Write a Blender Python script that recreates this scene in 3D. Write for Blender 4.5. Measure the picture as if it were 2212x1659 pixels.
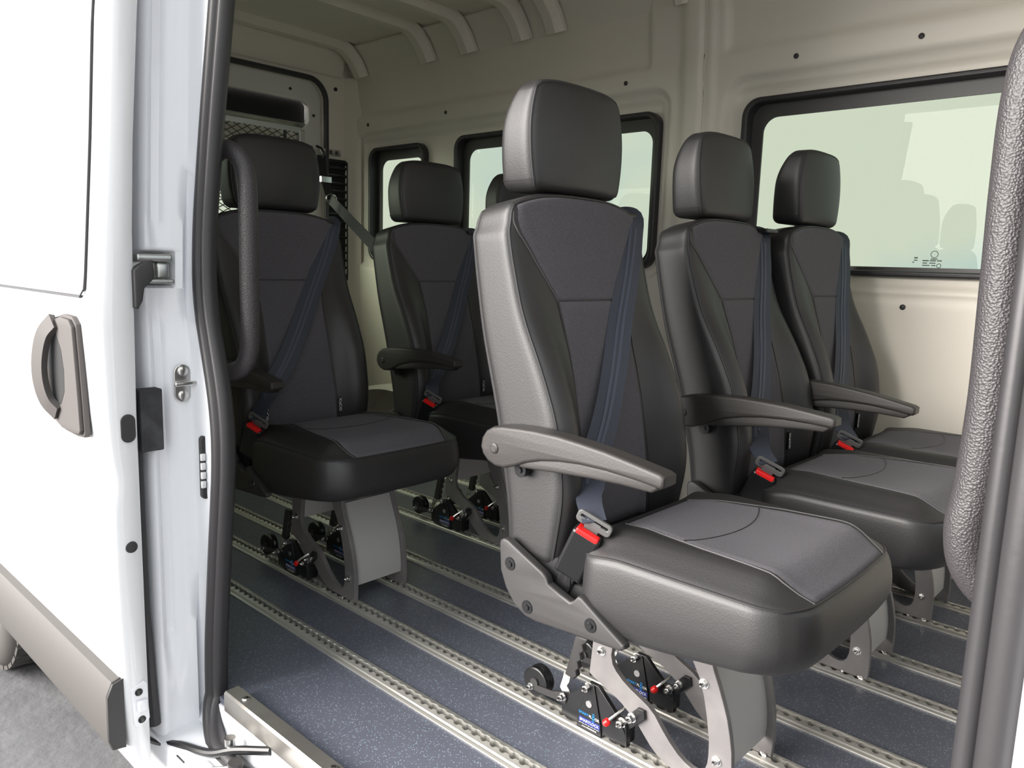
import bpy, bmesh, math
import numpy as np
from mathutils import Vector, Matrix

for o in list(bpy.data.objects):
    bpy.data.objects.remove(o)
scn = bpy.context.scene
COL = scn.collection
R = math.radians

# ------------------------------------------------------------------ camera
RX = Vector((0.7319324815712471, 0.680684259857947, 0.03072101565044423))
UP = Vector((-0.12576282370052122, 0.09064449304080167, 0.9879105668309494))
FW = Vector((-0.6696704820998366, 0.726947394426182, -0.15195042330035638))
cam_d = bpy.data.cameras.new('camera')
cam_d.sensor_width = 36.0
cam_d.lens = 36.0 * 1678.9 / 2212.0
cam_d.clip_start = 0.02
cam = bpy.data.objects.new('camera', cam_d)
COL.objects.link(cam)
m = Matrix.Identity(4)
for i in range(3):
    m[i][0] = RX[i]; m[i][1] = UP[i]; m[i][2] = -FW[i]
m[0][3], m[1][3], m[2][3] = 0.61365, -1.1289, 0.90147
cam.matrix_world = m
scn.camera = cam

# ------------------------------------------------------------------ sky, sun, exposure
world = bpy.data.worlds.new('sky')
scn.world = world
world.use_nodes = True
wn = world.node_tree
wn.nodes.clear()
w_out = wn.nodes.new('ShaderNodeOutputWorld')
w_bg = wn.nodes.new('ShaderNodeBackground')
w_tc = wn.nodes.new('ShaderNodeTexCoord')
w_noise = wn.nodes.new('ShaderNodeTexNoise')
w_noise.inputs['Scale'].default_value = 3.2
w_noise.inputs['Detail'].default_value = 5.0
w_ramp = wn.nodes.new('ShaderNodeValToRGB')
w_ramp.color_ramp.elements[0].position = 0.38
w_ramp.color_ramp.elements[0].color = (0.72, 0.87, 1.0, 1)
w_ramp.color_ramp.elements[1].position = 0.55
w_ramp.color_ramp.elements[1].color = (1.0, 0.98, 0.95, 1)
wn.links.new(w_tc.outputs['Generated'], w_noise.inputs['Vector'])
wn.links.new(w_noise.outputs['Fac'], w_ramp.inputs['Fac'])
wn.links.new(w_ramp.outputs['Color'], w_bg.inputs['Color'])
wn.links.new(w_bg.outputs['Background'], w_out.inputs['Surface'])
w_bg.inputs['Strength'].default_value = 1.25

sun_d = bpy.data.lights.new('sun', 'SUN')
sun_d.energy = 11.0
sun_d.angle = R(60)
sun_d.color = (1.0, 0.95, 0.90)
sun = bpy.data.objects.new('sun', sun_d)
COL.objects.link(sun)
sun.location = (0.5, -6, 4)
sun.rotation_euler = Vector((0.62, 1.0, -0.34)).to_track_quat('-Z', 'Y').to_euler()

scn.view_settings.view_transform = 'Standard'
scn.view_settings.look = 'None'
scn.view_settings.gamma = 1.0
scn.view_settings.use_curve_mapping = False
scn.view_settings.exposure = 0.45

# ------------------------------------------------------------------ materials
MATS = {}
def mat(name, base, rough=0.5, metal=0.0, spec=0.5, bump=None, vary=None, coat=0.0, sheen=0.0, coord='Object'):
    """bump=(scale, strength, distance, kind)  vary=(scale, colour2, low, high)"""
    mt = bpy.data.materials.new(name)
    mt.use_nodes = True
    nt = mt.node_tree
    b = nt.nodes['Principled BSDF']
    b.inputs['Base Color'].default_value = (*base, 1)
    b.inputs['Roughness'].default_value = rough
    b.inputs['Metallic'].default_value = metal
    b.inputs['Specular IOR Level'].default_value = spec
    b.inputs['Coat Weight'].default_value = coat
    b.inputs['Sheen Weight'].default_value = sheen
    tc = nt.nodes.new('ShaderNodeTexCoord')
    if vary:
        n = nt.nodes.new('ShaderNodeTexNoise')
        n.inputs['Scale'].default_value = vary[0]
        n.inputs['Detail'].default_value = 6
        r = nt.nodes.new('ShaderNodeValToRGB')
        r.color_ramp.elements[0].position = vary[2]
        r.color_ramp.elements[1].position = vary[3]
        r.color_ramp.elements[0].color = (*base, 1)
        r.color_ramp.elements[1].color = (*vary[1], 1)
        nt.links.new(tc.outputs[coord], n.inputs['Vector'])
        nt.links.new(n.outputs['Fac'], r.inputs['Fac'])
        nt.links.new(r.outputs['Color'], b.inputs['Base Color'])
    if bump:
        if bump[3] == 'voronoi':
            t = nt.nodes.new('ShaderNodeTexVoronoi'); o = 'Distance'
        elif bump[3] == 'wave':
            t = nt.nodes.new('ShaderNodeTexWave'); o = 'Fac'
        else:
            t = nt.nodes.new('ShaderNodeTexNoise'); o = 'Fac'
            t.inputs['Detail'].default_value = 3
        t.inputs['Scale'].default_value = bump[0]
        bp = nt.nodes.new('ShaderNodeBump')
        bp.inputs['Strength'].default_value = bump[1]
        bp.inputs['Distance'].default_value = bump[2]
        nt.links.new(tc.outputs[coord], t.inputs['Vector'])
        nt.links.new(t.outputs[o], bp.inputs['Height'])
        nt.links.new(bp.outputs['Normal'], b.inputs['Normal'])
    MATS[name] = mt
    return mt

leather = mat('black_leather', (0.016, 0.0150, 0.0155), 0.49, spec=0.68, bump=(320, 0.18, 0.0006, 'voronoi'))
fabric = mat('charcoal_fabric', (0.086, 0.082, 0.092), 0.9, spec=0.2, sheen=0.04, bump=(900, 0.5, 0.0008, 'noise'),
             vary=(700, (0.150, 0.143, 0.158), 0.45, 0.72))
piping = mat('seam_piping', (0.02, 0.019, 0.02), 0.5)
thread = mat('stitch_thread', (0.10, 0.095, 0.10), 0.8)
plastic = mat('black_plastic', (0.034, 0.032, 0.032), 0.5, bump=(500, 0.25, 0.0006, 'noise'))
plastic_gloss = mat('gloss_black_plastic', (0.012, 0.012, 0.013), 0.28)
armplastic = mat('armrest_plastic', (0.030, 0.027, 0.025), 0.5, bump=(260, 0.3, 0.0008, 'noise'))
legmetal = mat('grey_coated_metal', (0.155, 0.145, 0.145), 0.45, vary=(14, (0.21, 0.197, 0.195), 0.4, 0.7))
legpanel = mat('light_grey_panel', (0.45, 0.445, 0.44), 0.4)
chrome = mat('zinc_bolt', (0.75, 0.74, 0.72), 0.22, 1.0)
alu = mat('aluminium_rail', (0.68, 0.66, 0.61), 0.32, 0.65, bump=(60, 0.1, 0.001, 'noise'))
alu_dark = mat('dark_channel', (0.10, 0.095, 0.085), 0.5, 0.4)
alu_brush = mat('brushed_aluminium', (0.55, 0.56, 0.54), 0.35, 1.0)
steel = mat('polished_steel', (0.58, 0.55, 0.51), 0.28, 0.85, vary=(6, (0.45, 0.43, 0.40), 0.4, 0.6))
red = mat('red_plastic', (0.75, 0.012, 0.012), 0.35)
yellow = mat('yellow_plastic', (0.75, 0.42, 0.01), 0.45)
webbing = mat('belt_webbing', (0.036, 0.042, 0.060), 0.6, bump=(650, 0.4, 0.0006, 'noise'))
darkweb = mat('dark_webbing', (0.012, 0.012, 0.013), 0.7)
webstripe = mat('belt_stripe', (0.055, 0.065, 0.095), 0.45)
tongue_m = mat('belt_tongue', (0.10, 0.10, 0.098), 0.4)
wallpaint = mat('beige_van_paint', (0.80, 0.75, 0.655), 0.45, vary=(2.5, (0.82, 0.77, 0.675), 0.35, 0.7))
whitepaint = mat('white_van_paint', (0.82, 0.83, 0.86), 0.25, coat=0.3)
doorpaint = mat('white_door_paint', (0.83, 0.83, 0.84), 0.22, coat=0.4)
reardoor = mat('rear_door_paint', (0.74, 0.72, 0.67), 0.4)
rubber = mat('black_rubber', (0.034, 0.032, 0.034), 0.42, bump=(120, 0.15, 0.001, 'noise'))
frit = mat('window_border', (0.06, 0.058, 0.056), 0.4)
black = mat('matt_black', (0.006, 0.006, 0.007), 0.8)
handlem = mat('grained_rubber_handle', (0.040, 0.036, 0.038), 0.42, bump=(480, 0.6, 0.0012, 'voronoi'))
cladding = mat('grey_cladding', (0.072, 0.066, 0.062), 0.6, bump=(300, 0.2, 0.0006, 'noise'))
handlegrey = mat('grey_handle_plastic', (0.085, 0.076, 0.073), 0.65, spec=0.3)
tyre = mat('tyre_rubber', (0.06, 0.055, 0.05), 0.8)
rim = mat('wheel_rim', (0.5, 0.49, 0.48), 0.35, 0.8)
foam = mat('black_foam', (0.03, 0.03, 0.033), 0.9, vary=(25, (0.06, 0.06, 0.066), 0.4, 0.7))
white_ink = mat('white_ink', (0.8, 0.8, 0.8), 0.5)
blue_ink = mat('blue_ink', (0.02, 0.25, 0.62), 0.5)
navy_ink = mat('navy_ink', (0.02, 0.035, 0.22), 0.4)
ink_dark = mat('etched_print', (0.08, 0.10, 0.09), 0.6)
concrete = mat('concrete_ground', (0.115, 0.115, 0.12), 0.85, bump=(30, 0.3, 0.01, 'noise'), vary=(5, (0.17, 0.17, 0.175), 0.35, 0.7))

def floor_material():
    mt = bpy.data.materials.new('speckled_vinyl')
    mt.use_nodes = True
    nt = mt.node_tree
    b = nt.nodes['Principled BSDF']
    b.inputs['Roughness'].default_value = 0.42
    tc = nt.nodes.new('ShaderNodeTexCoord')
    v = nt.nodes.new('ShaderNodeTexVoronoi'); v.inputs['Scale'].default_value = 320
    lt = nt.nodes.new('ShaderNodeMath'); lt.operation = 'LESS_THAN'; lt.inputs[1].default_value = 0.33
    sep = nt.nodes.new('ShaderNodeSeparateColor')
    gt = nt.nodes.new('ShaderNodeMath'); gt.operation = 'GREATER_THAN'; gt.inputs[1].default_value = 0.72
    mul = nt.nodes.new('ShaderNodeMath'); mul.operation = 'MULTIPLY'
    mx = nt.nodes.new('ShaderNodeMix'); mx.data_type = 'RGBA'
    ns = nt.nodes.new('ShaderNodeTexNoise'); ns.inputs['Scale'].default_value = 6
    rp = nt.nodes.new('ShaderNodeValToRGB')
    rp.color_ramp.elements[0].color = (0.105, 0.112, 0.145, 1)
    rp.color_ramp.elements[1].color = (0.130, 0.138, 0.172, 1)
    sp = nt.nodes.new('ShaderNodeMix'); sp.data_type = 'RGBA'
    sp.inputs[6].default_value = (0.42, 0.48, 0.53, 1)
    sp.inputs[7].default_value = (0.22, 0.36, 0.42, 1)
    nt.links.new(tc.outputs['Object'], v.inputs['Vector'])
    nt.links.new(tc.outputs['Object'], ns.inputs['Vector'])
    nt.links.new(ns.outputs['Fac'], rp.inputs['Fac'])
    nt.links.new(v.outputs['Distance'], lt.inputs[0])
    nt.links.new(v.outputs['Color'], sep.inputs[0])
    nt.links.new(sep.outputs[0], gt.inputs[0])
    nt.links.new(lt.outputs[0], mul.inputs[0]); nt.links.new(gt.outputs[0], mul.inputs[1])
    nt.links.new(sep.outputs[1], sp.inputs[0])
    nt.links.new(mul.outputs[0], mx.inputs[0])
    nt.links.new(rp.outputs['Color'], mx.inputs[6])
    nt.links.new(sp.outputs[2], mx.inputs[7])
    nt.links.new(mx.outputs[2], b.inputs['Base Color'])
    bp = nt.nodes.new('ShaderNodeBump'); bp.inputs['Strength'].default_value = 0.15; bp.inputs['Distance'].default_value = 0.001
    n2 = nt.nodes.new('ShaderNodeTexNoise'); n2.inputs['Scale'].default_value = 400
    nt.links.new(tc.outputs['Object'], n2.inputs['Vector'])
    nt.links.new(n2.outputs['Fac'], bp.inputs['Height'])
    nt.links.new(bp.outputs['Normal'], b.inputs['Normal'])
    return mt
vinyl = floor_material()

def glass_material(name, tint, refl=1.45, rough=0.0):
    mt = bpy.data.materials.new(name)
    mt.use_nodes = True
    nt = mt.node_tree
    nt.nodes.clear()
    out = nt.nodes.new('ShaderNodeOutputMaterial')
    tr = nt.nodes.new('ShaderNodeBsdfTransparent'); tr.inputs[0].default_value = (*tint, 1)
    gl = nt.nodes.new('ShaderNodeBsdfGlossy'); gl.inputs['Roughness'].default_value = rough
    fr = nt.nodes.new('ShaderNodeFresnel'); fr.inputs['IOR'].default_value = refl
    mx = nt.nodes.new('ShaderNodeMixShader')
    ge = nt.nodes.new('ShaderNodeNewGeometry')
    inv = nt.nodes.new('ShaderNodeMath'); inv.operation = 'SUBTRACT'; inv.inputs[0].default_value = 1.0
    ml = nt.nodes.new('ShaderNodeMath'); ml.operation = 'MULTIPLY'
    nt.links.new(ge.outputs['Backfacing'], inv.inputs[1])
    nt.links.new(fr.outputs[0], ml.inputs[0]); nt.links.new(inv.outputs[0], ml.inputs[1])
    nt.links.new(ml.outputs[0], mx.inputs[0]); nt.links.new(tr.outputs[0], mx.inputs[1]); nt.links.new(gl.outputs[0], mx.inputs[2])
    nt.links.new(mx.outputs[0], out.inputs[0])
    return mt
glass = glass_material('green_tinted_glass', (0.60, 0.64, 0.575), 1.22)
doorglass = mat('painted_glare_glass', (0.62, 0.64, 0.66), 0.03, spec=0.8, coat=1.0)  # milky white base colour stands in for bright sky reflected in the pane

# ------------------------------------------------------------------ mesh helpers
def obj(name, verts, faces, material, parent=None, smooth=True, angle=35):
    me = bpy.data.meshes.new(name)
    me.from_pydata([tuple(v) for v in verts], [], [tuple(f) for f in faces])
    return fin(name, me, material, parent, smooth, angle)

def fin(name, me, material, parent=None, smooth=True, angle=35):
    bm = bmesh.new(); bm.from_mesh(me)
    bmesh.ops.remove_doubles(bm, verts=bm.verts, dist=1e-6)
    bmesh.ops.recalc_face_normals(bm, faces=bm.faces)
    if smooth:
        ang = math.radians(angle)
        for f in bm.faces: f.smooth = True
        for e in bm.edges:
            if len(e.link_faces) == 2:
                a_ = e.calc_face_angle(0)
                r1, r2 = e.link_faces[0].calc_area(), e.link_faces[1].calc_area()
                e.smooth = not (a_ > ang or (angle < 100 and a_ > 0.12 and max(r1, r2) > 10 * min(r1, r2)))
    bm.to_mesh(me); bm.free()
    me.materials.clear()
    me.materials.append(material)
    o = bpy.data.objects.new(name, me)
    COL.objects.link(o)
    if parent is not None: o.parent = parent
    return o

def join(*parts):
    V, F = [], []
    for v, f in parts:
        n = len(V)
        V += list(v)
        F += [tuple(i + n for i in ff) for ff in f]
    return V, F

def box(x0, x1, y0, y1, z0, z1):
    v = [(x, y, z) for x in (x0, x1) for y in (y0, y1) for z in (z0, z1)]
    f = [(0, 1, 3, 2), (4, 6, 7, 5), (0, 4, 5, 1), (2, 3, 7, 6), (0, 2, 6, 4), (1, 5, 7, 3)]
    return v, f

def bbox(x0, x1, y0, y1, z0, z1, r=0.004, seg=2):
    bm = bmesh.new()
    v, f = box(x0, x1, y0, y1, z0, z1)
    bv = [bm.verts.new(p) for p in v]
    for q in f: bm.faces.new([bv[i] for i in q])
    bmesh.ops.recalc_face_normals(bm, faces=bm.faces)
    bmesh.ops.bevel(bm, geom=list(bm.edges), offset=r, segments=seg, affect='EDGES', profile=0.5)
    bm.verts.index_update()
    out = [tuple(v.co) for v in bm.verts], [tuple(v.index for v in f.verts) for f in bm.faces]
    bm.free()
    return out

def tube(path, r, n=10, closed=False, caps=True):
    P = [Vector(p) for p in path]
    rs = r if isinstance(r, (list, tuple)) else [r] * len(P)
    N = len(P)
    T = []
    for i in range(N):
        if closed: t = P[(i + 1) % N] - P[i - 1]
        else: t = P[min(i + 1, N - 1)] - P[max(i - 1, 0)]
        T.append(t.normalized())
    ref = Vector((0, 0, 1)) if abs(T[0].z) < 0.9 else Vector((0, 1, 0))
    u = (ref - T[0] * ref.dot(T[0])).normalized()
    V, F = [], []
    for i in range(N):
        u = (u - T[i] * u.dot(T[i])).normalized()
        w = T[i].cross(u)
        for k in range(n):
            a = 2 * math.pi * k / n
            V.append(P[i] + (u * math.cos(a) + w * math.sin(a)) * rs[i])
    m_ = N if closed else N - 1
    for i in range(m_):
        j = (i + 1) % N
        for k in range(n):
            l = (k + 1) % n
            F.append((i * n + k, i * n + l, j * n + l, j * n + k))
    if caps and not closed:
        F.append(tuple(range(n - 1, -1, -1)))
        F.append(tuple((N - 1) * n + k for k in range(n)))
    return V, F

def cyl(p0, p1, r, n=14): return tube([p0, p1], r, n)

def bolt(p, d, r=0.007, h=0.006):
    """hexagon head plus a domed stud along direction d"""
    p, d = Vector(p), Vector(d).normalized()
    a = tube([p, p + d * h], r, 6)
    b = tube([p + d * h, p + d * (h + 0.004), p + d * (h + 0.0075)], [r * 0.62, r * 0.6, r * 0.25], 10)
    c = tube([p, p + d * 0.0015], r * 1.35, 14)
    return join(a, b, c)

def plate(poly, depth, plane='xz', at=0.0, bevel=0.0, holes=(), bseg=2):
    """extruded outline (with holes); at = centre of the thickness"""
    cu = bpy.data.curves.new('tmp', 'CURVE')
    cu.dimensions = '2D'; cu.fill_mode = 'BOTH'
    cu.extrude = max(depth / 2 - bevel, 1e-5); cu.bevel_depth = bevel; cu.bevel_resolution = bseg
    if bevel: cu.offset = -bevel
    for pl in [poly] + list(holes):
        s = cu.splines.new('POLY'); s.points.add(len(pl) - 1)
        for i, p in enumerate(pl): s.points[i].co = (p[0], p[1], 0, 1)
        s.use_cyclic_u = True
    ob = bpy.data.objects.new('tmp', cu)
    me = bpy.data.meshes.new_from_object(ob)
    V = [tuple(v.co) for v in me.vertices]
    F = [tuple(p.vertices) for p in me.polygons]
    bpy.data.objects.remove(ob); bpy.data.curves.remove(cu); bpy.data.meshes.remove(me)
    if plane == 'xz': V = [(u, w + at, v) for u, v, w in V]
    elif plane == 'yz': V = [(w + at, u, v) for u, v, w in V]
    else: V = [(u, v, w + at) for u, v, w in V]
    return V, F

def text(name, body, size, material, parent, origin, right, up, align='CENTER', extr=0.0002):
    cu = bpy.data.curves.new('tmp', 'FONT')
    cu.body = body; cu.size = size; cu.align_x = align; cu.align_y = 'CENTER'; cu.extrude = extr
    ob = bpy.data.objects.new('tmp', cu)
    me = bpy.data.meshes.new_from_object(ob)
    bpy.data.objects.remove(ob); bpy.data.curves.remove(cu)
    r_, u_ = Vector(right).normalized(), Vector(up).normalized()
    n_ = r_.cross(u_)
    for v in me.vertices:
        v.co = Vector(origin) + r_ * v.co.x + u_ * v.co.y + n_ * v.co.z
    me.name = name
    return fin(name, me, material, parent, smooth=False)

def rrect(x0, x1, z0, z1, r, n=8):
    pts = []
    for cx, cz, a0 in ((x1 - r, z1 - r, 0), (x0 + r, z1 - r, 90), (x0 + r, z0 + r, 180), (x1 - r, z0 + r, 270)):
        for k in range(n + 1):
            a = R(a0 + 90 * k / n)
            pts.append((cx + r * math.cos(a), cz + r * math.sin(a)))
    return pts

def sm(a, b, x):
    t = np.clip((np.asarray(x, float) - a) / (b - a), 0, 1)
    return t * t * (3 - 2 * t)

def smooth_path(pts, n=8):
    """Catmull-Rom through points"""
    P = [np.array(p, float) for p in pts]
    P = [2 * P[0] - P[1]] + P + [2 * P[-1] - P[-2]]
    out = []
    for i in range(1, len(P) - 2):
        for k in range(n):
            t = k / n
            a, b, c, d = P[i - 1], P[i], P[i + 1], P[i + 2]
            out.append(0.5 * (2 * b + (c - a) * t + (2 * a - 5 * b + 4 * c - d) * t * t + (3 * b - a - 3 * c + d) * t ** 3))
    out.append(P[-2])
    return out

def axis_samples(h, r, n, k=4):
    ins = list(np.linspace(-(h - r), h - r, n))
    e = [h - r + r * (i + 1) / k for i in range(k)]
    return [-x for x in e[::-1]] + ins + e

def rround(p, h, r):
    p = np.array(p, float); h = np.array(h)
    inn = np.clip(p, -(h - r), h - r)
    d = p - inn
    l = np.linalg.norm(d)
    return inn + d / l * r if l > 1e-9 else p

def rbox(h, r, n, warp, k=4):
    ax = [axis_samples(h[i], r, n[i], k) for i in range(3)]
    key, V, F = {}, [], []
    def vid(i, j, l):
        q = (i, j, l)
        if q not in key:
            key[q] = len(V)
            V.append(tuple(warp(rround((ax[0][i], ax[1][j], ax[2][l]), h, r))))
        return key[q]
    N = [len(a) for a in ax]
    for l in (0, N[2] - 1):
        for i in range(N[0] - 1):
            for j in range(N[1] - 1):
                F.append((vid(i, j, l), vid(i + 1, j, l), vid(i + 1, j + 1, l), vid(i, j + 1, l)))
    for j in (0, N[1] - 1):
        for i in range(N[0] - 1):
            for l in range(N[2] - 1):
                F.append((vid(i, j, l), vid(i + 1, j, l), vid(i + 1, j, l + 1), vid(i, j, l + 1)))
    for i in (0, N[0] - 1):
        for j in range(N[1] - 1):
            for l in range(N[2] - 1):
                F.append((vid(i, j, l), vid(i, j + 1, l), vid(i, j + 1, l + 1), vid(i, j, l + 1)))
    return V, F

def grid_patch(P):
    nu, nv = len(P), len(P[0])
    V = [tuple(p) for row in P for p in row]
    F = [(i * nv + j, (i + 1) * nv + j, (i + 1) * nv + j + 1, i * nv + j + 1) for i in range(nu - 1) for j in range(nv - 1)]
    return V, F

def struct(o, label=None):
    o['kind'] = 'structure'
    if label: o['label'] = label
    return o

def thing(name, label, cat, loc=(0, 0, 0), group=None):
    o = bpy.data.objects.new(name, None)
    o.empty_display_size = 0.05
    COL.objects.link(o)
    o.location = loc
    o['label'] = label; o['category'] = cat
    if group: o['group'] = group
    return o

def tag(o, label, cat, group=None):
    o['label'] = label; o['category'] = cat
    if group: o['group'] = group
    return o

# ================================================================== SETTING
RAIL_Y = [-0.175, 0.0, 0.165, 0.330, 0.589, 0.754, 1.0225, 1.1875]
RAIL_W = 0.050
X_REAR, X_FRONT = -2.97, 1.9

# ---- ground
g = obj('ground', *box(-20, 20, -20, 20, -0.56, -0.50), concrete, smooth=False)
struct(g, 'grey concrete paving under and around the van')

# ---- floor: a base sheet with one vinyl panel between each pair of rails
fl = obj('floor', *box(X_REAR, X_FRONT, -0.43, 1.46, -0.05, -0.012), alu_dark, smooth=False)
struct(fl, 'dark blue speckled vinyl floor of the van')
edges = [-0.43] + sum([[y, y + RAIL_W] for y in RAIL_Y], []) + [1.46]
for i in range(0, len(edges), 2):
    obj('floor_panel', *box(X_REAR, X_FRONT, edges[i], edges[i + 1], -0.012, 0.0), vinyl, fl, smooth=False)

# ---- far side wall: pressed sheet metal with three windows
WIN = [(-2.83, -2.385, 0.90, 1.480), (-2.17, -1.045, 0.90, 1.487), (-0.715, 0.55, 0.90, 1.487)]
ZONES = [(-2.93, -1.005, 0.86, 1.565, 0.07), (-0.79, 1.45, 0.86, 1.565, 0.09)]
def sd(x, z, x0, x1, z0, z1, r):
    qx = np.abs(x - (x0 + x1) / 2) - (x1 - x0) / 2 + r
    qz = np.abs(z - (z0 + z1) / 2) - (z1 - z0) / 2 + r
    return np.hypot(np.maximum(qx, 0), np.maximum(qz, 0)) + np.minimum(np.maximum(qx, qz), 0) - r
def wall_y(x, z):
    x, z = np.asarray(x, float), np.asarray(z, float)
    y = 1.440 - 0.028 * sm(1.50, 1.90, z)
    y = y - 0.006 * sm(1.655, 1.625, z) * sm(1.50, 1.57, z)             # ledge that carries the clips
    for zn in ZONES:
        d = sd(x, z, *zn)
        y = y + 0.019 * sm(0.0, -0.015, d) + 0.013 * sm(-0.036, -0.048, d)
    y = y - 0.018 * np.exp(-((x + 0.905) / 0.050) ** 4) * sm(0.2, 0.5, z)    # pillar
    y = y + 0.010 * np.exp(-((x + 0.868) / 0.006) ** 2)                      # pillar joint
    y = y - 0.009 * np.exp(-((x + 0.838) / 0.012) ** 2)
    y = y + 0.006 * np.exp(-((z - 0.835) / 0.010) ** 2) * sm(-0.75, -0.70, x)  # long swage line
    y = y + 0.014 * sm(1.14, 1.12, np.abs(x + 2.06) * 1.0) * 0
    u = sm(-1.09, -1.11, x) * sm(1.63, 1.66, z)                               # recessed upper rear panel
    y = y + 0.016 * u
    u2 = sm(-0.80, -0.77, x) * sm(1.64, 1.67, z)
    y = y + 0.014 * u2
    return y
dx = 0.0115
xs_ = np.arange(X_REAR, X_FRONT + dx, dx); zs_ = np.arange(-0.04, 1.875, dx)
XX, ZZ = np.meshgrid(xs_, zs_, indexing='ij')
YY = wall_y(XX, ZZ)
V = np.stack([XX, YY, ZZ], -1).reshape(-1, 3)
nz = len(zs_)
F = []
cx = (XX[:-1, :-1] + dx / 2); cz = (ZZ[:-1, :-1] + dx / 2)
inside = np.zeros_like(cx, bool)
for w in WIN:
    inside |= sd(cx, cz, w[0] + 0.012, w[1] - 0.012, w[2] + 0.012, w[3] - 0.012, 0.05) < 0
for i in range(len(xs_) - 1):
    for j in range(nz - 1):
        if not inside[i, j]:
            a = i * nz + j
            F.append((a, a + nz, a + nz + 1, a + 1))
wall = obj('wall_far', V, F, wallpaint, smooth=True, angle=180)
struct(wall, 'beige painted pressed-metal side wall of the van')
obj('outer_skin', *join(box(X_REAR, X_FRONT, 1.50, 1.51, -0.3, 0.86), box(X_REAR, X_FRONT, 1.50, 1.51, 1.52, 1.9)), whitepaint, wall, smooth=False)

def clip(x, z, r=0.0085, par=wall):
    y = float(wall_y(x, z))
    v = tube([(x, y + 0.004, z), (x, y - 0.003, z), (x, y - 0.005, z)], [r, r, r * 0.6], 12)
    return obj('trim_clip', *v, plastic, par)
for x in (-2.82, -2.22, -1.20, -0.534, -0.159):
    clip(x, 1.598)
obj('pillar_joint', *tube([(-0.868, float(wall_y(-0.868, z)) - 0.001, z) for z in np.linspace(0.05, 1.84, 60)], 0.0016, 5), rubber, wall)
clip(-0.135, 0.809); clip(-1.62, 0.809)

for k, w in enumerate(WIN):
    sealp = plate(rrect(w[0], w[1], w[2], w[3], 0.062), 0.056, 'xz', 1.4635, 0.006, [rrect(w[0] + 0.020, w[1] - 0.020, w[2] + 0.018, w[3] - 0.018, 0.05)])
    wd = obj('window_%d' % (k + 1), *sealp, rubber)
    struct(wd, ['small rear-corner window with black rubber seal', 'long rear side window with black rubber seal',
                'large side window behind the front row of seats'][k])
    fr = plate(rrect(w[0] + 0.012, w[1] - 0.012, w[2] + 0.010, w[3] - 0.010, 0.055), 0.006, 'xz', 1.487, 0,
               [rrect(w[0] + 0.060, w[1] - 0.055, w[2] + 0.030, w[3] - 0.062, 0.05)])
    obj('window_border', *fr, frit, wd, smooth=False)
    obj('pane', *plate(rrect(w[0] + 0.014, w[1] - 0.014, w[2] + 0.012, w[3] - 0.012, 0.05), 0.003, 'xz', 1.4935), glass, wd, smooth=False)
    if k == 2:
        for x0, x1, z, hh in ((-0.132, -0.122, 0.958, 0.004), (-0.132, -0.122, 0.951, 0.003), (-0.136, -0.131, 0.945, 0.003),
                              (-0.085, -0.066, 0.9555, 0.003), (-0.108, -0.090, 0.950, 0.0035), (-0.087, -0.070, 0.950, 0.0035), (-0.067, -0.054, 0.950, 0.0035),
                              (-0.107, -0.094, 0.943, 0.003), (-0.088, -0.071, 0.943, 0.003), (-0.107, -0.087, 0.936, 0.003), (-0.082, -0.070, 0.936, 0.003)):
            obj('etched_mark', *box(x0, x1, 1.4908, 1.4916, z, z + hh), ink_dark, wd, smooth=False)
        for xc, zc_, rr in ((-0.076, 0.971, 0.010), (-0.061, 0.937, 0.006)):
            obj('etched_mark', *tube([(xc + rr * math.cos(a), 1.4912, zc_ + rr * math.sin(a)) for a in np.linspace(0, 2 * math.pi, 20)[:-1]], 0.0009, 4, closed=True), ink_dark, wd)

# ---- ceiling with pressed ribs
prof = [(-0.50, 1.80), (-0.485, 1.88), (-0.43, 1.945), (-0.36, 1.975), (0.45, 1.99), (1.27, 1.978), (1.335, 1.96), (1.385, 1.915), (1.414, 1.866), (1.430, 1.835)]
ps = smooth_path([(0, a, b) for a, b in prof], 4)
P = [[(x, p[1], p[2]) for p in ps] for x in np.linspace(X_REAR - 0.02, X_FRONT, 12)]
ceil = obj('ceiling', *grid_patch(P), wallpaint, angle=180)
struct(ceil, 'bare painted metal roof lining with pressed ribs')
Pout = [[(x, p[1] * 1.02, p[2] + 0.03) for p in ps] for x in (X_REAR - 0.05, X_FRONT)]
obj('roof_skin', *grid_patch(Pout), whitepaint, ceil, angle=180)
def rib(xc, w=0.085, h=0.034):
    path = [(0.30, 1.990), (1.20, 1.980), (1.265, 1.977), (1.300, 1.969), (1.330, 1.953), (1.380, 1.905), (1.412, 1.852), (1.418, 1.838)]
    path = [(-0.30, 1.985)] + path
    rows = []
    n = len(path)
    for i, (y, z) in enumerate(path):
        a = np.array(path[max(i - 1, 0)]); b = np.array(path[min(i + 1, n - 1)])
        t = (b - a) / np.linalg.norm(b - a); nn = np.array([-t[1], t[0]])
        if nn[1] > 0: nn = -nn
        hh = h
        row = []
        for dxx, k in ((-w / 2 - 0.012, -0.12), (-w / 2, 0.0), (-w / 2 + 0.010, 0.75), (-w / 2 + 0.020, 1), (w / 2 - 0.020, 1), (w / 2 - 0.010, 0.75), (w / 2, 0.0), (w / 2 + 0.012, -0.12)):
            row.append((xc + dxx, y + nn[0] * hh * k, z + nn[1] * hh * k))
        rows.append(row)
    V, F = grid_patch(rows)
    F.append(tuple(range(len(V) - 8, len(V))))
    return V, F
for xc in (-2.86, -2.335, -2.06, -1.735, -1.55):
    obj('roof_rib', *rib(xc), wallpaint, ceil, angle=32)
for xc in (-0.96, -0.78, -0.2, 0.45):
    obj('roof_rib', *rib(xc, 0.07), wallpaint, ceil, angle=32)

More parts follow.
